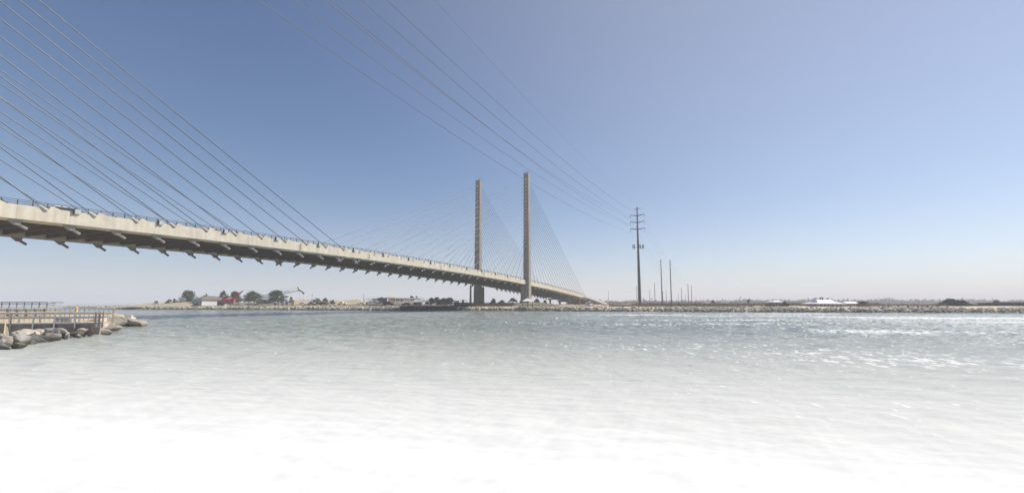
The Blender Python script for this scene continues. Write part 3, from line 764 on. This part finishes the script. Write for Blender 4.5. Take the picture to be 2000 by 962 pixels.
# light poles in the car park
for px, lb in ((609, 'thin car park light pole on the dune above the blue pickup'), (709.5, 'thin car park light pole left of the pale grey gable roof')):
    d = 305; b = empty('light_pole', (X(px, d), d, Z(594.5, d)), 0, lb, 'light pole', 'car park light poles')
    h = (594.5-576)*M(d); MB().tube((0, 0, 0), (0, 0, h), .11, .07).build('pole', POLE, b); MB().box(-.3, .3, -.25, .25, h-.1, h+.2).build('lamp_head', DARK, b, bevel=.03)
# pavilion with orange sign
d = 296; zg = Z(596.5, d); KX = M(d)*1.04
b = empty('beach_pavilion', (X(735, d), d, zg), R(36), 'white two storey flat roofed pavilion with an orange sign and dark windows', 'building')
def bx_px(x0, x1, y0, y1, dd0, dd1):            # box by size in the pavilion's own frame
    k = KX
    return MB().box((x0-735)*k*1.3, (x1-735)*k*1.3, dd0, dd1, (596.5-y1)*k, (596.5-y0)*k)
bx_px(752, 808, 588.3, 596.5, .0, 9).build('lower_wall', WHITE, b)
bx_px(736, 752, 583, 596.5, 1.0, 9).build('stair_wall', GWALL, b)
bx_px(762.5, 808, 582.6, 588.25, 1.5, 9).build('upper_wall', WHITE, b)
bx_px(735, 762, 581.4, 582.9, -.6, 9.5).build('flat_roof', GROOF, b)
bx_px(762.3, 810.5, 581.2, 582.4, -1.2, 9.5).build('flat_roof', WROOF, b)
bx_px(752, 761.8, 580.6, 583.2, -.9, -.62).build('sign', ORANGE, b)
for x0, x1 in ((764, 769), (770.5, 776.5), (791, 796), (797.5, 806)): bx_px(x0, x1, 583.6, 587.4, 1.44, 1.49).build('window', GLASS, b)
for x0, x1 in ((737, 741.5), (742.5, 746.5), (747.5, 751)): bx_px(x0, x1, 584, 588.6, .94, .99).build('window', GLASS, b)
for x in (763, 770, 777, 781, 785, 789.5, 797, 807.5): bx_px(x, x+.9, 582.4, 588.2, -1., -.75).build('column', WHITE, b)
bx_px(762.5, 809, 588.27, 589.0, -1.1, 1.45).build('balcony', WHITE, b)
bx_px(752.5, 761, 585, 594, -.4, -.01).build('stair_tower', GALV, b)
d = 292; k = M(d); b = empty('open_shelter', (X(710, d), d, Z(596, d)), 0, 'open shelter under a pale grey gable roof left of the pavilion', 'shelter')
MB().add([(0,0,4.0),(7.4,0,4.0),(10.0,4,5.0),(2.4,4,5.0),(10,8,4),(2.4,8,4),(0,0,3.85),(7.4,0,3.85)], [(0,1,2,3),(3,2,4,5),(0,6,7,1)]).build('roof', LROOF, b, fix=False)
MB().prism([(7.4,1.9),(10.4,4.7),(13.0,1.9)], 'y', 2.4, 2.6).build('gable', GROOF, b)
for x in (.3, 2.6, 5, 7.2): MB().box(x, x+.2, .1, .3, 0, 3.848).build('post', WHITE, b)
MB().box(.5, 12.4, 3, 7.5, 0, 1.9).build('back_wall', GREYF, b)
d = 290; k = M(d); b = empty('picnic_shelter', (X(806, d), d, Z(596, d)), 0, 'low dark shelter with a pale grey sloping roof right of the pavilion', 'shelter')
MB().add([(0,-.4,2.0),(5.0,-.4,2.0),(6.2,4,3.5),(.3,4,3.5),(5.8,7,2.2),(0,7,2.2)], [(0,1,2,3),(3,2,4,5)]).build('roof', LROOF, b, fix=False)
MB().box(.2, 4.8, 1.2, 6.5, 0, 1.95).build('wall', GREYF, b)
for x in (.15, 2.4, 4.7): MB().box(x, x+.16, -.25, -.1, 0, 2.0).build('post', WHITE, b)
d = 288; b = empty('kiosk', (X(834.5, d), d, Z(596.3, d)), R(10), 'small white kiosk with a pointed roof left of the green hedge', 'kiosk')
MB().box(-1.4, 1.4, -1.2, 1.2, 0, 2.3).build('wall', WHITE, b); MB().prism([(-1.7, 2.303), (1.7, 2.303), (0, 3.3)], 'y', -1.5, 1.5).build('roof', WROOF, b)
MB().box(-1.0, 1.0, -1.24, -1.205, .8, 1.9).build('window', GLASS, b)
# bulkhead and dark wall by the left pylon's foot
ang = math.atan2(shore_y(-25)-shore_y(-52), 27)
x0 = X(783, shore_y(-52)); b = empty('steel_bulkhead', (x0, float(shore_y(x0))-1.6, 0), ang, 'low black steel sheet bulkhead along the water left of the pylons', 'bulkhead')
L = 28.5; mb = MB(); x = 0
while x < L: mb.prism([(x,-.02),(x+.25,-.27),(x+.65,-.27),(x+.9,-.02),(x+.9,.1),(x,.1)], 'z', -1, 2.05); x += .9
mb.build('sheet_piles', BULK, b); MB().box(-.2, L+.6, -.4, .5, 2.053, 2.3).build('cap_beam', BULK, b); MB().box(0, L, .5, 7, -.5, 2.1).build('fill', SAND, b)
d = 252; b = empty('retaining_wall', (X(888, d), d, 0), R(4), 'tall dark timber retaining wall before the far left pylon foot', 'wall')
mb = MB(); x = 0
while x < 29.5: mb.box(x, x+.46, rnd.uniform(-.05, 0), 1.2, .5, 3.75+rnd.uniform(-.05, .05)); x += .48
mb.build('wall_boards', BULK, b); MB().box(-.1, 29.7, -.25, 1.3, 3.81, 4.0).build('cap', BULK, b)
d = 285; b = empty('work_platform', (X(884, d), d, Z(591.5, d)), 0, 'cluttered low platform with rails at the left of the pylon foot', 'platform')
MB().box(0, 8.8, 0, 3, 0, .35).build('deck', GREYF, b); mb = MB()
for x in np.arange(0, 9, 1.1): mb.tube((x, 0, .35), (x, 0, 1.5), .06)
mb.tube((0, 0, 1.45), (8.8, 0, 1.45), .06).tube((0, 0, .95), (8.8, 0, .95), .05); mb.build('rail', GALV, b)
MB().box(1.2, 3.4, .6, 2, .353, 1.3).box(5.2, 6.5, .8, 2, .353, 2.0).build('gear', TAN, b)
d = 294; b = empty('steel_tower', (X(919, d), d, Z(592, d)), 0, 'narrow dark steel column standing just left of the far left pylon foot', 'tower')
MB().frustum((-.55,.55,-.5,.5,0), (-.35,.35,-.4,.4,(592-556)*M(d))).build('column', DARK, b); mb = MB()
for z in np.arange(1, 10, 1.6): mb.box(-.75, .75, -.6, .6, z, z+.15)
mb.build('bracing', DARK, b)

# gazebos and white roofed house on the right bank
def gazebo(px, d, yb, w_, he, ha, label, n=4, rz=0):
    b = empty('gazebo', (X(px, d), d, Z(yb, d)), rz, label, 'gazebo'); hw = w_/2
    hip(MB(), -hw-.4, hw+.4, -hw-.4, hw+.4, he, ha, hw-.3, .7).build('roof', WROOF, b)
    MB().box(-.35, .35, -.35, .35, ha, ha+.3).frustum((-.5,.5,-.5,.5,ha+.303), (-.05,.05,-.05,.05,ha+.75)).build('cupola', LROOF, b)
    for i in range(n):
        for j in range(n):
            if 0 < i < n-1 and 0 < j < n-1: continue
            x = -hw+w_*i/(n-1); y = -hw+w_*j/(n-1); MB().box(x-.09, x+.09, y-.09, y+.09, -.3, he).build('post', POLE, b)
    MB().box(-hw, hw, -hw-.03, -hw+.03, .9, 1.0).box(-hw, hw, -hw-.03, -hw+.03, .4, .46).build('rail', POLE, b)
gazebo(1030.5, 236, 598.6, 4.6, 2.6, 3.8, 'white roofed gazebo before the right pylon foot', 3)
gazebo(1513, 222, 599.2, 4.4, 2.2, 2.95, 'white roofed gazebo on dark posts far to the right of the poles', 4, R(8))
d = 226; k = M(d); b = empty('bath_house', (X(1620, d), d, Z(599.4, d)), R(4), 'wide beach house with a bright white flared hip roof and two dark vents', 'building')
def rb(x0, x1, y0, y1, e): return (x0*k, x1*k, e[0], e[1], (599.4-y0)*k)
MB().box(-26*k, 26*k, 0, 8, 0, 6.6*k).build('wall', GWALL, b)
MB().frustum((-31*k, 31*k, -1.5, 9.5, 6.7*k), (-20*k, 17*k, 1.2, 6.8, 10.4*k)).frustum((-20*k, 17*k, 1.2, 6.8, 10.403*k), (-18*k, 14.5*k, 3.2, 4.8, 14.6*k)).build('roof', WROOF, b)
for x in (-6, -1): 
    v_ = MB().tube((x*k, 4, 14.5*k), (x*k, 4, 17*k), .28, n=10).tube((x*k, 4, 17*k), (x*k+.25, 4, 18.3*k), .42, .3, n=10); v_.build('roof_vent', DARK, b)
for x in (-9.5, 5): MB().box((x-1.5)*k, (x+1.5)*k, 3.6, 4.4, 14.603*k, 15.6*k).build('ridge_vent', GALV, b)
MB().tube((-20*k, 2, 10.4*k), (-20*k, 2, 13*k), .16).build('pipe_vent', DARK, b)
for x in (-25, -17, -9, -1, 7, 15, 23): MB().box(x*k, x*k+.2, -1.2, -1, 0, 6.65*k).build('post', WHITE, b)
for x in (-21, -12, -4, 4): MB().box(x*k, (x+3.5)*k, -.05, -.01, 1.8*k, 5*k).build('window', GLASS, b)
MB().box(10*k, 19*k, -.08, -.01, .4*k, 5*k).build('door', TAN, b)
d = 232; k = M(d); b = empty('annex_building', (X(1662, d), d, Z(599, d)), R(4), 'low grey annex with a plain white roof right of the beach house', 'building')
MB().box(-10*k, 11*k, 0, 6, 0, 7*k).build('wall', GWALL, b)
MB().prism([(-.8, 6.9*k), (6.8, 6.9*k), (5, 10.6*k), (1.0, 10.6*k)], 'x', -12*k, 11.8*k).build('roof', WROOF, b)
for x in (-7, -1, 5): MB().box(x*k, (x+3)*k, -.05, -.01, 2*k, 5*k).build('window', GLASS, b)
d = 236; k = M(d); b = empty('dark_shelter', (X(1932, d), d, Z(599, d)), 0, 'long dark open shelter with a flat roof at the right edge', 'shelter')
MB().box(0, 26, -1, 7, 7.4*k, 8.4*k).build('roof', BROWNW, b); MB().box(13, 27, -1.4, 7.5, 8.45*k, 9.6*k).build('upper_roof', GREYF, b)
MB().box(.6, 25.5, 3.5, 6.5, 0, 7.38*k).build('back_wall', BULK, b)
for x in np.arange(.4, 26, 3.6): MB().box(x, x+.25, -.6, -.35, 0, 7.38*k).build('post', BROWNW, b)
# small far houses between the poles
for px, d, wd, hh, lb in ((1228, 420, 4, 3.6, 'tiny grey roofed hut left of the tallest pole'), (1382, 700, 10, 5, 'tiny pale green roofed house far behind the scrub'), (1418, 760, 13, 5.5, 'tiny grey house far beyond the scrub right of the flat topped pine')):
    b = empty('far_house', (X(px, d), d, 2.4), 0, lb, 'house')
    MB().box(-wd/2, wd/2, 0, 6, 0, hh*.6).build('wall', WHITE, b); MB().prism([(-.4, hh*.6+.003), (6.4, hh*.6+.003), (3, hh)], 'x', -wd/2-.4, wd/2+.4).build('roof', GROOF, b)

# ------------------------------------------------------------------ utility poles and wires
def utility_pole(px, px_top, d, ytop, label, arms=0, r=.3, m=POLEW, group='utility poles beyond the inlet', ins=None, armside=(-1, 1)):
    zb = 2.2; b = empty('utility_pole', (X(px, d), d, zb), 0, label, 'utility pole', group); h = Z(ytop, d)-zb
    dx = X(px_top, d)-X(px, d)+ (px-1000)*0
    MB().tube((0, 0, -.5), (0, 0, h), r, r*.55, 10).build('pole', m, b)
    for q in range(arms):
        z = h-1.0-q*h*.095
        mb = MB()
        for s in armside: mb.tube((0, 0, z), (s*h*.045, 0, z+.25), .1, .06, 5)
        mb.build('crossarm', m, b)
    return b
D0 = 300; PX0, PZ0 = 77.3, 62.3
bp = empty('utility_pole', (PX0, D0, 2.2), 0, 'tallest steel utility pole with three wide crossarms and a ring of antennas', 'utility pole')
MB().tube((0, 0, -.5), (0, 0, 19), 1.02, .86, 14).tube((0, 0, 19), (0, 0, 39), .84, .62, 14).tube((0, 0, 39), (0, 0, 60.3), .6, .32, 12).build('pole', POLE, bp)
mb = MB().tube((0, 0, 59.3), (-2.4, 0, 59.0), .16, .1, 6).tube((0, 0, 59.3), (2.4, 0, 59.9), .16, .1, 6); mb.build('crossarm', DARK, bp)
AR = [54.9-.0, 50.4, 46.0]
ENDS = {}
for q, zr in enumerate((55.6, 51.4, 47.1)):
    mb = MB().tube((0, 0, zr-.55), (-4.4, 0, zr-.15), .30, .15, 8).tube((0, 0, zr-.55), (4.4, 0, zr+.55), .30, .15, 8); ca = mb.build('crossarm', DARK, bp)
    for s, e in ((-1, zr-.2), (1, zr+.5)):
        mb = MB().tube((s*4.3, 0, e), (s*4.3, 0, e-2.2), .055, n=6)
        for u in range(7): mb.tube((s*4.3, 0, e-.4-u*.22), (s*4.3, 0, e-.5-u*.22), .13, n=8)
        mb.build('insulator', POLE, ca); ENDS[(s, q)] = Vector((PX0+s*4.3, D0, 2.2+e-2.2))
mb = MB().tube((-3.2, 0, 35.8), (3.2, 0, 35.8), .09).tube((0, -2.4, 35.8), (0, 2.4, 35.8), .09); mb.build('antenna_frame', DARK, bp)
for ax, ay in ((-3.2, 0), (-2.6, -1.0), (2.6, -1.0), (3.2, 0), (0, -2.4), (1.9, 1.6), (-1.9, 1.6)): MB().box(ax-.24, ax+.24, ay-.14, ay+.14, 34.6, 37.2).build('antenna_panel', POLE, bp, bevel=.04)
MB().box(-2.0, -1.0, -1.6, -.6, -.3, 3.4).build('equipment_cabinet', GALV, bp, bevel=.05)
# near pole of the crossing, on this side of the water behind the camera's left shoulder
NPX, NPY, NDZ = -73.2, -11.7, 12.4
npole = empty('utility_pole', (NPX, NPY, 1.5), -.42, 'steel utility pole carrying the wires on the near bank', 'utility pole')
MB().tube((0, 0, -.5), (0, 0, 75), 1.2, .4, 14).build('pole', POLE, npole)
mb = MB()
for zr in (71, 67.4, 63.3, 58.6): mb.tube((-5.3, 0, zr), (5.3, 0, zr), .25, .2, 8)
mb.build('crossarm', DARK, npole)
def wire(a, b, sag, label, group, r=.05, n=36):
    pts = []
    for i in range(n+1):
        t = i/n; p = a.lerp(b, t); p.z -= 4*sag*t*(1-t); pts.append(p-a)
    o = MB().path(pts, r, 5).build('overhead_wire', WIRE, None, smooth=True, loc=a)
    return tag(o, label, 'wire', group)
names = {(-1, 0): 'overhead wire from the left end of the upper wide crossarm', (-1, 1): 'overhead wire from the left end of the middle wide crossarm', (-1, 2): 'lowest overhead wire, passing before the right pylon',
         (1, 0): 'overhead wire from the right end of the upper wide crossarm', (1, 1): 'overhead wire from the right end of the middle wide crossarm', (1, 2): 'overhead wire from the right end of the lower wide crossarm'}
GW = 'power wires crossing the inlet overhead'
for (s, q), e in ENDS.items():
    nb = Vector((NPX+s*5.16*.91, NPY-s*5.16*.41, e.z+NDZ)); wire(e, nb, 8.64, names[(s, q)], GW, .05)
wire(Vector((PX0+2.4, D0, 62.1)), Vector((NPX+6.5, NPY-2.5, 62.1+15)), 7.2, 'faint thin overhead ground wire, rightmost of those crossing the sky', GW, .022)
# twin line of poles going away
utility_pole(1293.5, 1287, 400, 507, 'left one of the two tall slim poles right of the tallest pole', 4, .55, POLE, armside=(-1,))
utility_pole(1311.5, 1306, 402, 507, 'right one of the two tall slim poles right of the tallest pole', 4, .55, POLE, armside=(1,))
rest_p = [(1332, 640, 561.5, 4, .5, 'medium slim pole with side arms left of a taller pair'), (1345, 600, 554.5, 4, .55, 'taller pole with side arms in the second group of poles'), (1351.5, 610, 557, 1, .5, 'bare topped pole rightmost of the second group'),
          (1244, 380, 558.5, 2, .22, 'short pole with a top arm just left of the tallest pole'), (1269.5, 430, 565.5, 0, .25, 'short bare pole right of the tallest pole'), (1279.5, 410, 551.5, 0, .33, 'bare medium pole between the tallest pole and the slim pair'),
          (1295, 520, 568.5, 2, .28, 'short pole right behind the left slim pole'), (1302, 540, 566, 1, .28, 'short pole between the two slim poles'), (1325.5, 700, 573.5, 2, .3, 'small far pole left of the second group'), (1339.5, 720, 574.5, 1, .3, 'small far pole inside the second group'),
          (1359.5, 800, 578.5, 0, .3, 'tiny far pole first right of the second group'), (1368, 840, 580, 0, .3, 'tiny far pole second right of the second group'), (1375, 800, 582, 1, .3, 'tiny far pole with a wide crossarm left of the flat topped pine'), (1384.5, 860, 581, 0, .28, 'tiny far pole just left of the flat topped pine'), (1401, 900, 583, 0, .28, 'tiny far pole just right of the flat topped pine'),
          (1189, 420, 568, 0, .18, 'thin bare pole at the end of the approach viaduct'), (1258, 520, 579, 1, .2, 'stubby little pole close right of the tallest pole')]
for px, d, yt, arms, r, lb in rest_p: utility_pole(px, px, d, yt, lb, arms, r)
for s, q in ((-1, 0), (-1, 1), (-1, 2), (1, 0), (1, 1), (1, 2)):
    e = ENDS[(s, q)]; tx = X(1293.5 if s < 0 else 1311.5, 400); pt = Vector((tx+s*1.3, 400, Z(516+q*8, 400)))
    wire(e, pt, 2.2, 'faint wire from the %s end of the %s wide crossarm to the slim poles' % ('left' if s < 0 else 'right', ('upper', 'middle', 'lower')[q]), 'faint wires between the distant poles', .03, 14)
for s, q in ((-1, 0), (1, 0), (1, 1)):
    a = Vector((X(1293.5 if s < 0 else 1311.5, 400)+s*1.3, 400, Z(516+q*8, 400))); pt = Vector((X(1332 if s < 0 else 1345, 620), 620 if s > 0 else 640, Z(559+q*4, 620)))
    wire(a, pt, 2.5, 'faint wire from the %s slim pole to the second pole group, %s' % ('left' if s < 0 else 'right', ('upper', 'lower')[q]), 'faint wires between the distant poles', .035, 12)

# ------------------------------------------------------------------ fences on the far bank
def bank_fence(name, px0, px1, off, step, h, m, label, rails=(.95, .5), cap=99, r=.05):
    pts = []; x = X(px0, shore_y(X(px0, 240))); xe = X(px1, shore_y(X(px1, 240)))
    ox = x; oy = float(shore_y(x)+off)
    b = empty(name, (ox, oy, 1.85), 0, label, 'fence'); proto = None; line = []
    while x <= xe and len(line) < cap:
        p = Vector((x-ox, float(shore_y(x))+off-oy, 0)); line.append(p)
        if proto is None: proto = MB().box(-r*1.3, r*1.3, -r*1.3, r*1.3, -.4, h).build('post', m, b)
        else: link_copy(proto, b, p)
        x += step
    for z in rails: MB().path([p+Vector((0, 0, z)) for p in line], r*.8, 5).build('rail', m, b)
    return b
bank_fence('promenade_fence', 430, 780, 7.5, 1.35, 1.0, GREYF, 'low promenade fence along the far bank left of the bulkhead')
bank_fence('promenade_fence', 786, 884, 4, 1.5, 1.5, GREYF, 'promenade fence standing on the black bulkhead', (1.45, .95, .5))
bank_fence('promenade_fence', 905, 1180, 9, 1.9, 1.0, BROWNW, 'low promenade fence before the pylon feet and gazebo')
bank_fence('promenade_fence', 1184, 1500, 9, 1.7, 1.0, BROWNW, 'low promenade fence before the tallest utility pole')
bank_fence('timber_rail_fence', 1692, 2090, 11, 3.3, 1.35, BROWNW, 'open brown timber rail fence along the bank at right', (1.3, .85, .4), r=.1)
bank_fence('timber_rail_fence', 1890, 1985, 8, 1.6, 1.25, PLANK, 'pale timber rail landing before the dark shelter', (1.2, .7), r=.08)

# ------------------------------------------------------------------ near left bank: sand, walkway, railings, boulders
def bank():
    top = [(-400, 25), (-80, 42), (-53, 51.2), (-47.6, 57), (-50.5, 61), (-56, 68), (-61, 75), (-65, 82), (-72, 92), (-96, 118), (-128, 138), (-190, 150), (-400, 155)]
    top = [(x, y, 1.4) for x, y in top]
    cx, cy = -135, 80
    vs = list(top); n = len(top)
    low = []
    for x, y, z in top:
        dx, dy = x-cx, y-cy; L = math.hypot(dx, dy); low.append((x+dx/L*1.8, y+dy/L*1.8, -.8))
    me = MB(); me.add(vs+low, [tuple(range(n))]+[(i, n+i, n+(i+1) % n, (i+1) % n) for i in range(n)])
    return tag(me.build('sand_bank', SAND), kind='structure')
bank()
A = Vector((X(-40, 49), 49, 0)); B = Vector((X(203, 52.7), 52.7, 0)); DIR = (B-A).normalized(); NRM = Vector((-DIR.y, DIR.x, 0)); LW = (B-A).length
wk = empty('walkway', (A.x, A.y, 0), math.atan2(DIR.y, DIR.x), 'concrete walkway with a rust stained face and grey railing at the left', 'walkway')
MB().box(-2, LW, -.1, 2.6, 1.28, 1.43).build('deck', PLANK, wk, bevel=.02)
MB().box(-2, LW-.15, 0, .3, .2, 1.277).build('face_wall', RUSTW, wk)
MB().box(LW-.9, LW-.12, -.035, -.004, .45, 1.2).build('stained_panel', RUSTY, wk)
def rail_set(y, xs, h0, h1, rails, m, name='railing', r=.055, x0=-2, x1=None):
    rr = None
    mb = MB(); x1 = LW if x1 is None else x1
    for z in rails: mb.tube((x0, y, z), (x1, y, z), r*.8, n=8)
    rr = mb.build(name, GALV, wk)
    for i, x in enumerate(xs): MB().tube((x, y, h0), (x, y, h1), r, n=8).build('railing_post', m[i % len(m)], rr)
    return rr
def u(px):                                       # distance along the walkway at a photo column
    k = (px-1000)/F/1.0067; return (k*A.y-A.x)/(DIR.x-k*DIR.y)
rail_set(-.12, [u(-20), u(26), u(70), u(111), u(151)], 0.85, 2.54, (2.5, 1.95), [GALV, RUSTY, GALV, GALV], r=.085)
rail_set(2.4, [u(10)+.2, u(54)+.2, u(94)+.2, u(134)+.2, u(173)+.2], 1.3, 2.5, (2.42, 1.95), [GALV], r=.085)
gate = None
mb = MB().tube((u(190), -.14, 2.5), (u(206), -.14, 2.5), .05).tube((u(190), -.14, 1.6), (u(206), -.14, 1.6), .04); gate = mb.build('end_gate', GALV, wk)
for px in (190.5, 198, 205.5): MB().tube((u(px), -.14, .85), (u(px), -.14, 2.54), .085, n=8).build('gate_post', RUSTY, gate)
for a_, b_ in ((191.6, 196.9), (199.1, 204.4)): MB().box(u(a_), u(b_), -.17, -.13, .95, 1.35).build('white_panel', SIGNW, gate)
# thin pipe fence behind the walkway
pf = empty('pipe_fence', (X(-40, 55), 55, 1.45), math.atan2(3.4, X(222, 58.4)-X(-40, 55)), 'thin pale pipe fence behind the walkway', 'fence')
Lp = math.hypot(X(222, 58.4)-X(-40, 55), 3.4); mb = MB()
for z in (1.42, .78): mb.tube((0, 0, z), (Lp, 0, z), .05, n=6)
mb.tube((Lp, 0, 1.42), (Lp-1.2, 3.2, 1.42), .035, n=6).tube((Lp, 0, .78), (Lp-1.2, 3.2, .78), .035, n=6); mb.build('rail', GALV, pf)
for i in range(28):
    MB().tube((Lp*i/27, 0, -.2), (Lp*i/27, 0, 1.44), .034, n=6).build('post', GALV if i % 3 else RUSTY, pf)
for k_ in (.5, 1): MB().tube((Lp-1.2*k_, 3.2*k_, -.2), (Lp-1.2*k_, 3.2*k_, 1.44), .034, n=6).build('post', RUSTY, pf)
# dark landing further back
d = 80; b = empty('timber_landing', (X(-40, d), d, 1.5), 0, 'dark timber landing with handrails behind the pipe fence at the left edge', 'landing')
L = X(103, d)-X(-40, d); L2 = X(92, d)-X(-40, d)
MB().box(0, L2, 0, 3, .72, .9).build('deck', BROWNW, b); mb = MB()
for z in (2.14, 1.86): mb.box(0, L2, -.05, .05, z-.05, z+.05); mb.tube((L2, 0, z), (L, .5, z-.22), .05)
mb.box(0, L2, 2.9, 3.0, 2.05, 2.15); ld = mb.build('handrail', GREYF, b)
for i in range(10): MB().box(L2*i/9-.05, L2*i/9+.05, -.06, .06, 1.0, 2.1).build('rail_post', GREYF, b)
for i in range(8):
    x = L2*i/7.3; MB().add([(x,-.08,1.1),(x+.2,-.08,1.1),(x+.42,-.08,-.4),(x+.2,-.08,-.4),(x,.12,1.1),(x+.2,.12,1.1),(x+.42,.12,-.4),(x+.2,.12,-.4)], [(0,1,2,3),(7,6,5,4),(0,4,5,1),(1,5,6,2),(2,6,7,3),(3,7,4,0)]).build('leg', BROWNW, b)
# yellow post, yellow sign frame
d = 88; b = empty('yellow_post', (X(150.5, d), d, 1.4), 0, 'stout yellow post with a domed top standing on the sand behind the fence', 'post')
MB().tube((0, 0, -.2), (0, 0, 1.15), .2, n=14).build('shaft', YELLOW, b, smooth=False)
MB().tube((0, 0, 1.153), (0, 0, 1.25), .25, .25, n=14).tube((0, 0, 1.25), (0, 0, 1.45), .25, .1, n=14).build('cap', YELLOW, b)
d = 45; b = empty('framed_sign', (X(4, d), d, .75), R(-6), 'pale yellow framed grey panel at the left edge above the boulders', 'sign')
wq, hq = .5, .86
MB().box(-wq, wq, 0, .05, 0, hq).build('panel', GREYF, b)
SIGNY = mat('faded_yellow_wood', (.62, .50, .24), .8, .15, 3)
mb = MB().box(-wq-.06, wq+.06, -.02, .07, hq+.003, hq+.07).box(wq+.003, wq+.065, -.02, .07, -.05, hq).box(-wq-.065, -wq-.003, -.02, .07, -.05, hq); mb.build('frame', SIGNY, b)
# boulders: (x0, x1, ytop, ybase) in the photo and the height of the foot
def boulder(x0, x1, yt, yb, zb, m, label, seed):
    d = depth(yb, zb); k = M(d); rg = np.random.default_rng(seed)
    wv = (x1-x0)*k; hv = (yb-yt)*k; base = IC3[0]
    v = rock_verts(base, rg, 1, 1, 1, .10, 12)
    mn, mxx = v.min(0), v.max(0); v = (v-(mn+mxx)/2)/((mxx-mn)/2)
    v = v*np.array([wv*.5, max(wv*.42, hv*.6), hv*.72])
    zc = zb+hv-hv*.72
    o = np_mesh('boulder', v, IC3[1], m, loc=(X((x0+x1)/2, d), d+wv*.3, zc), smooth=False)
    return tag(o, label, 'boulder', 'boulders along the near bank')
BL = [
 (236,281,622,637,0,ROCKB,'long brown boulder at the very tip of the left rock spit'),
 (229,252,622,637,0,ROCKD,'dark rounded boulder tucked left of the long brown tip boulder'),
 (224,262,615,629,.5,ROCKP,'long pale slab lying highest along the tip of the rock spit'),
 (203,238,617,635,.3,ROCKP,'big pale sloping boulder right beside the end gate'),
 (202,231,635,647.5,0,ROCKB,'low brown boulder at the waterline right of the end gate'),
 (172,209,640,653,0,ROCKG,'wide grey boulder just below the end gate posts'),
 (216,226,632,639,.3,ROCKP,'little tan stone between the pale sloping boulder and the waterline'),
 (133,162,646,659,0,ROCKA,'greenish boulder below the last plain railing post'),
 (117,137,645,659,0,ROCKG,'upright grey boulder left of the greenish one'),
 (99,121,645,661,0,ROCKD,'dark boulder below the third railing post'),
 (74,112,651,666,0,ROCKB,'wide brown grey boulder at the waterline below the rusty post'),
 (47,83,650,670,0,ROCKD,'large blackish wet boulder in the middle of the left rocks'),
 (26,65,642.5,656,.45,ROCKP,'bright white boulder lying against the walkway face'),
 (60,89,642,651,.5,ROCKP,'flat pale stone right of the bright white boulder'),
 (18,53,652,674,0,ROCKG,'big grey boulder below the bright white one'),
 (-8,22,656,677,0,ROCKB,'brown boulder at the left edge beside the big grey one'),
 (-12,15,671,684,0,ROCKD,'dark wet boulder in the lower left corner of the rocks'),
 (50,71,664,673,0,ROCKA,'small tan wet stone at the foot of the blackish boulder'),
 (-14,9,633,655,.5,ROCKG,'pale grey boulder before the yellow framed panel'),
 (106,138,620,630,1.35,ROCKP,'broken pale stone on the sand behind the railing'),
 (84,109,640,651,.4,ROCKG,'mid grey boulder against the walkway face'),
 (156,178,643,655.5,0,ROCKD,'dark squat boulder left of the wide grey one'),
 (104,130,640,650,.5,ROCKG,'grey stone wedged under the third railing post'),
 (140,172,640,650,.4,ROCKB,'brownish stone wedged under the last plain railing post'),
 (28,50,668,679,0,ROCKA,'half sunk algae stone off the big grey boulder'),
 (118,150,655,662,-.1,ROCKD,'flat wet stone awash in front of the greenish boulder'),
 (186,212,633,644,.2,ROCKG,'grey stone half hidden behind the end gate panels'),
 (160,186,622,628,1.35,ROCKP,'low pale stone on the sand right of the yellow post'),
 (252,272,630,638,-.1,ROCKD,'small dark stone at the waterline below the tip boulder'),
]
for i, a in enumerate(BL): boulder(*a, seed=100+i)
FL = [(36,48,648,658,.4),(68,80,646,655,.5),(90,100,655,663,.1),(112,122,652,660,.2),(128,140,652,660,.1),(150,162,651,658,.2),(166,178,650,657,0),(196,208,642,650,0),(212,226,628,636,.2),(228,240,628,635,.2),(0,14,662,672,.3),(48,58,658,668,.2)]
for i, (x0, x1, yt, yb, zb) in enumerate(FL): boulder(x0, x1, yt, yb, zb, (ROCKG, ROCKP, ROCKB)[i % 3], 'small loose stone wedged among the larger boulders of the near bank', 300+i)

# ------------------------------------------------------------------ sea haze
if True:
    HB = MB().box(-9000, 9000, -7000, 9000, -1.9, 95)
    hz = bpy.data.materials.new('sea_haze'); hz.use_nodes = True; n = hz.node_tree.nodes
    n.remove(n['Principled BSDF']); pv = n.new('ShaderNodeVolumePrincipled'); pv.inputs['Color'].default_value = (.885, .90, .97, 1)
    pv.inputs['Density'].default_value = .00045; pv.inputs['Anisotropy'].default_value = 0
    hz.node_tree.links.new(pv.outputs[0], n['Material Output'].inputs['Volume'])
    tag(HB.build('haze', hz), kind='stuff')
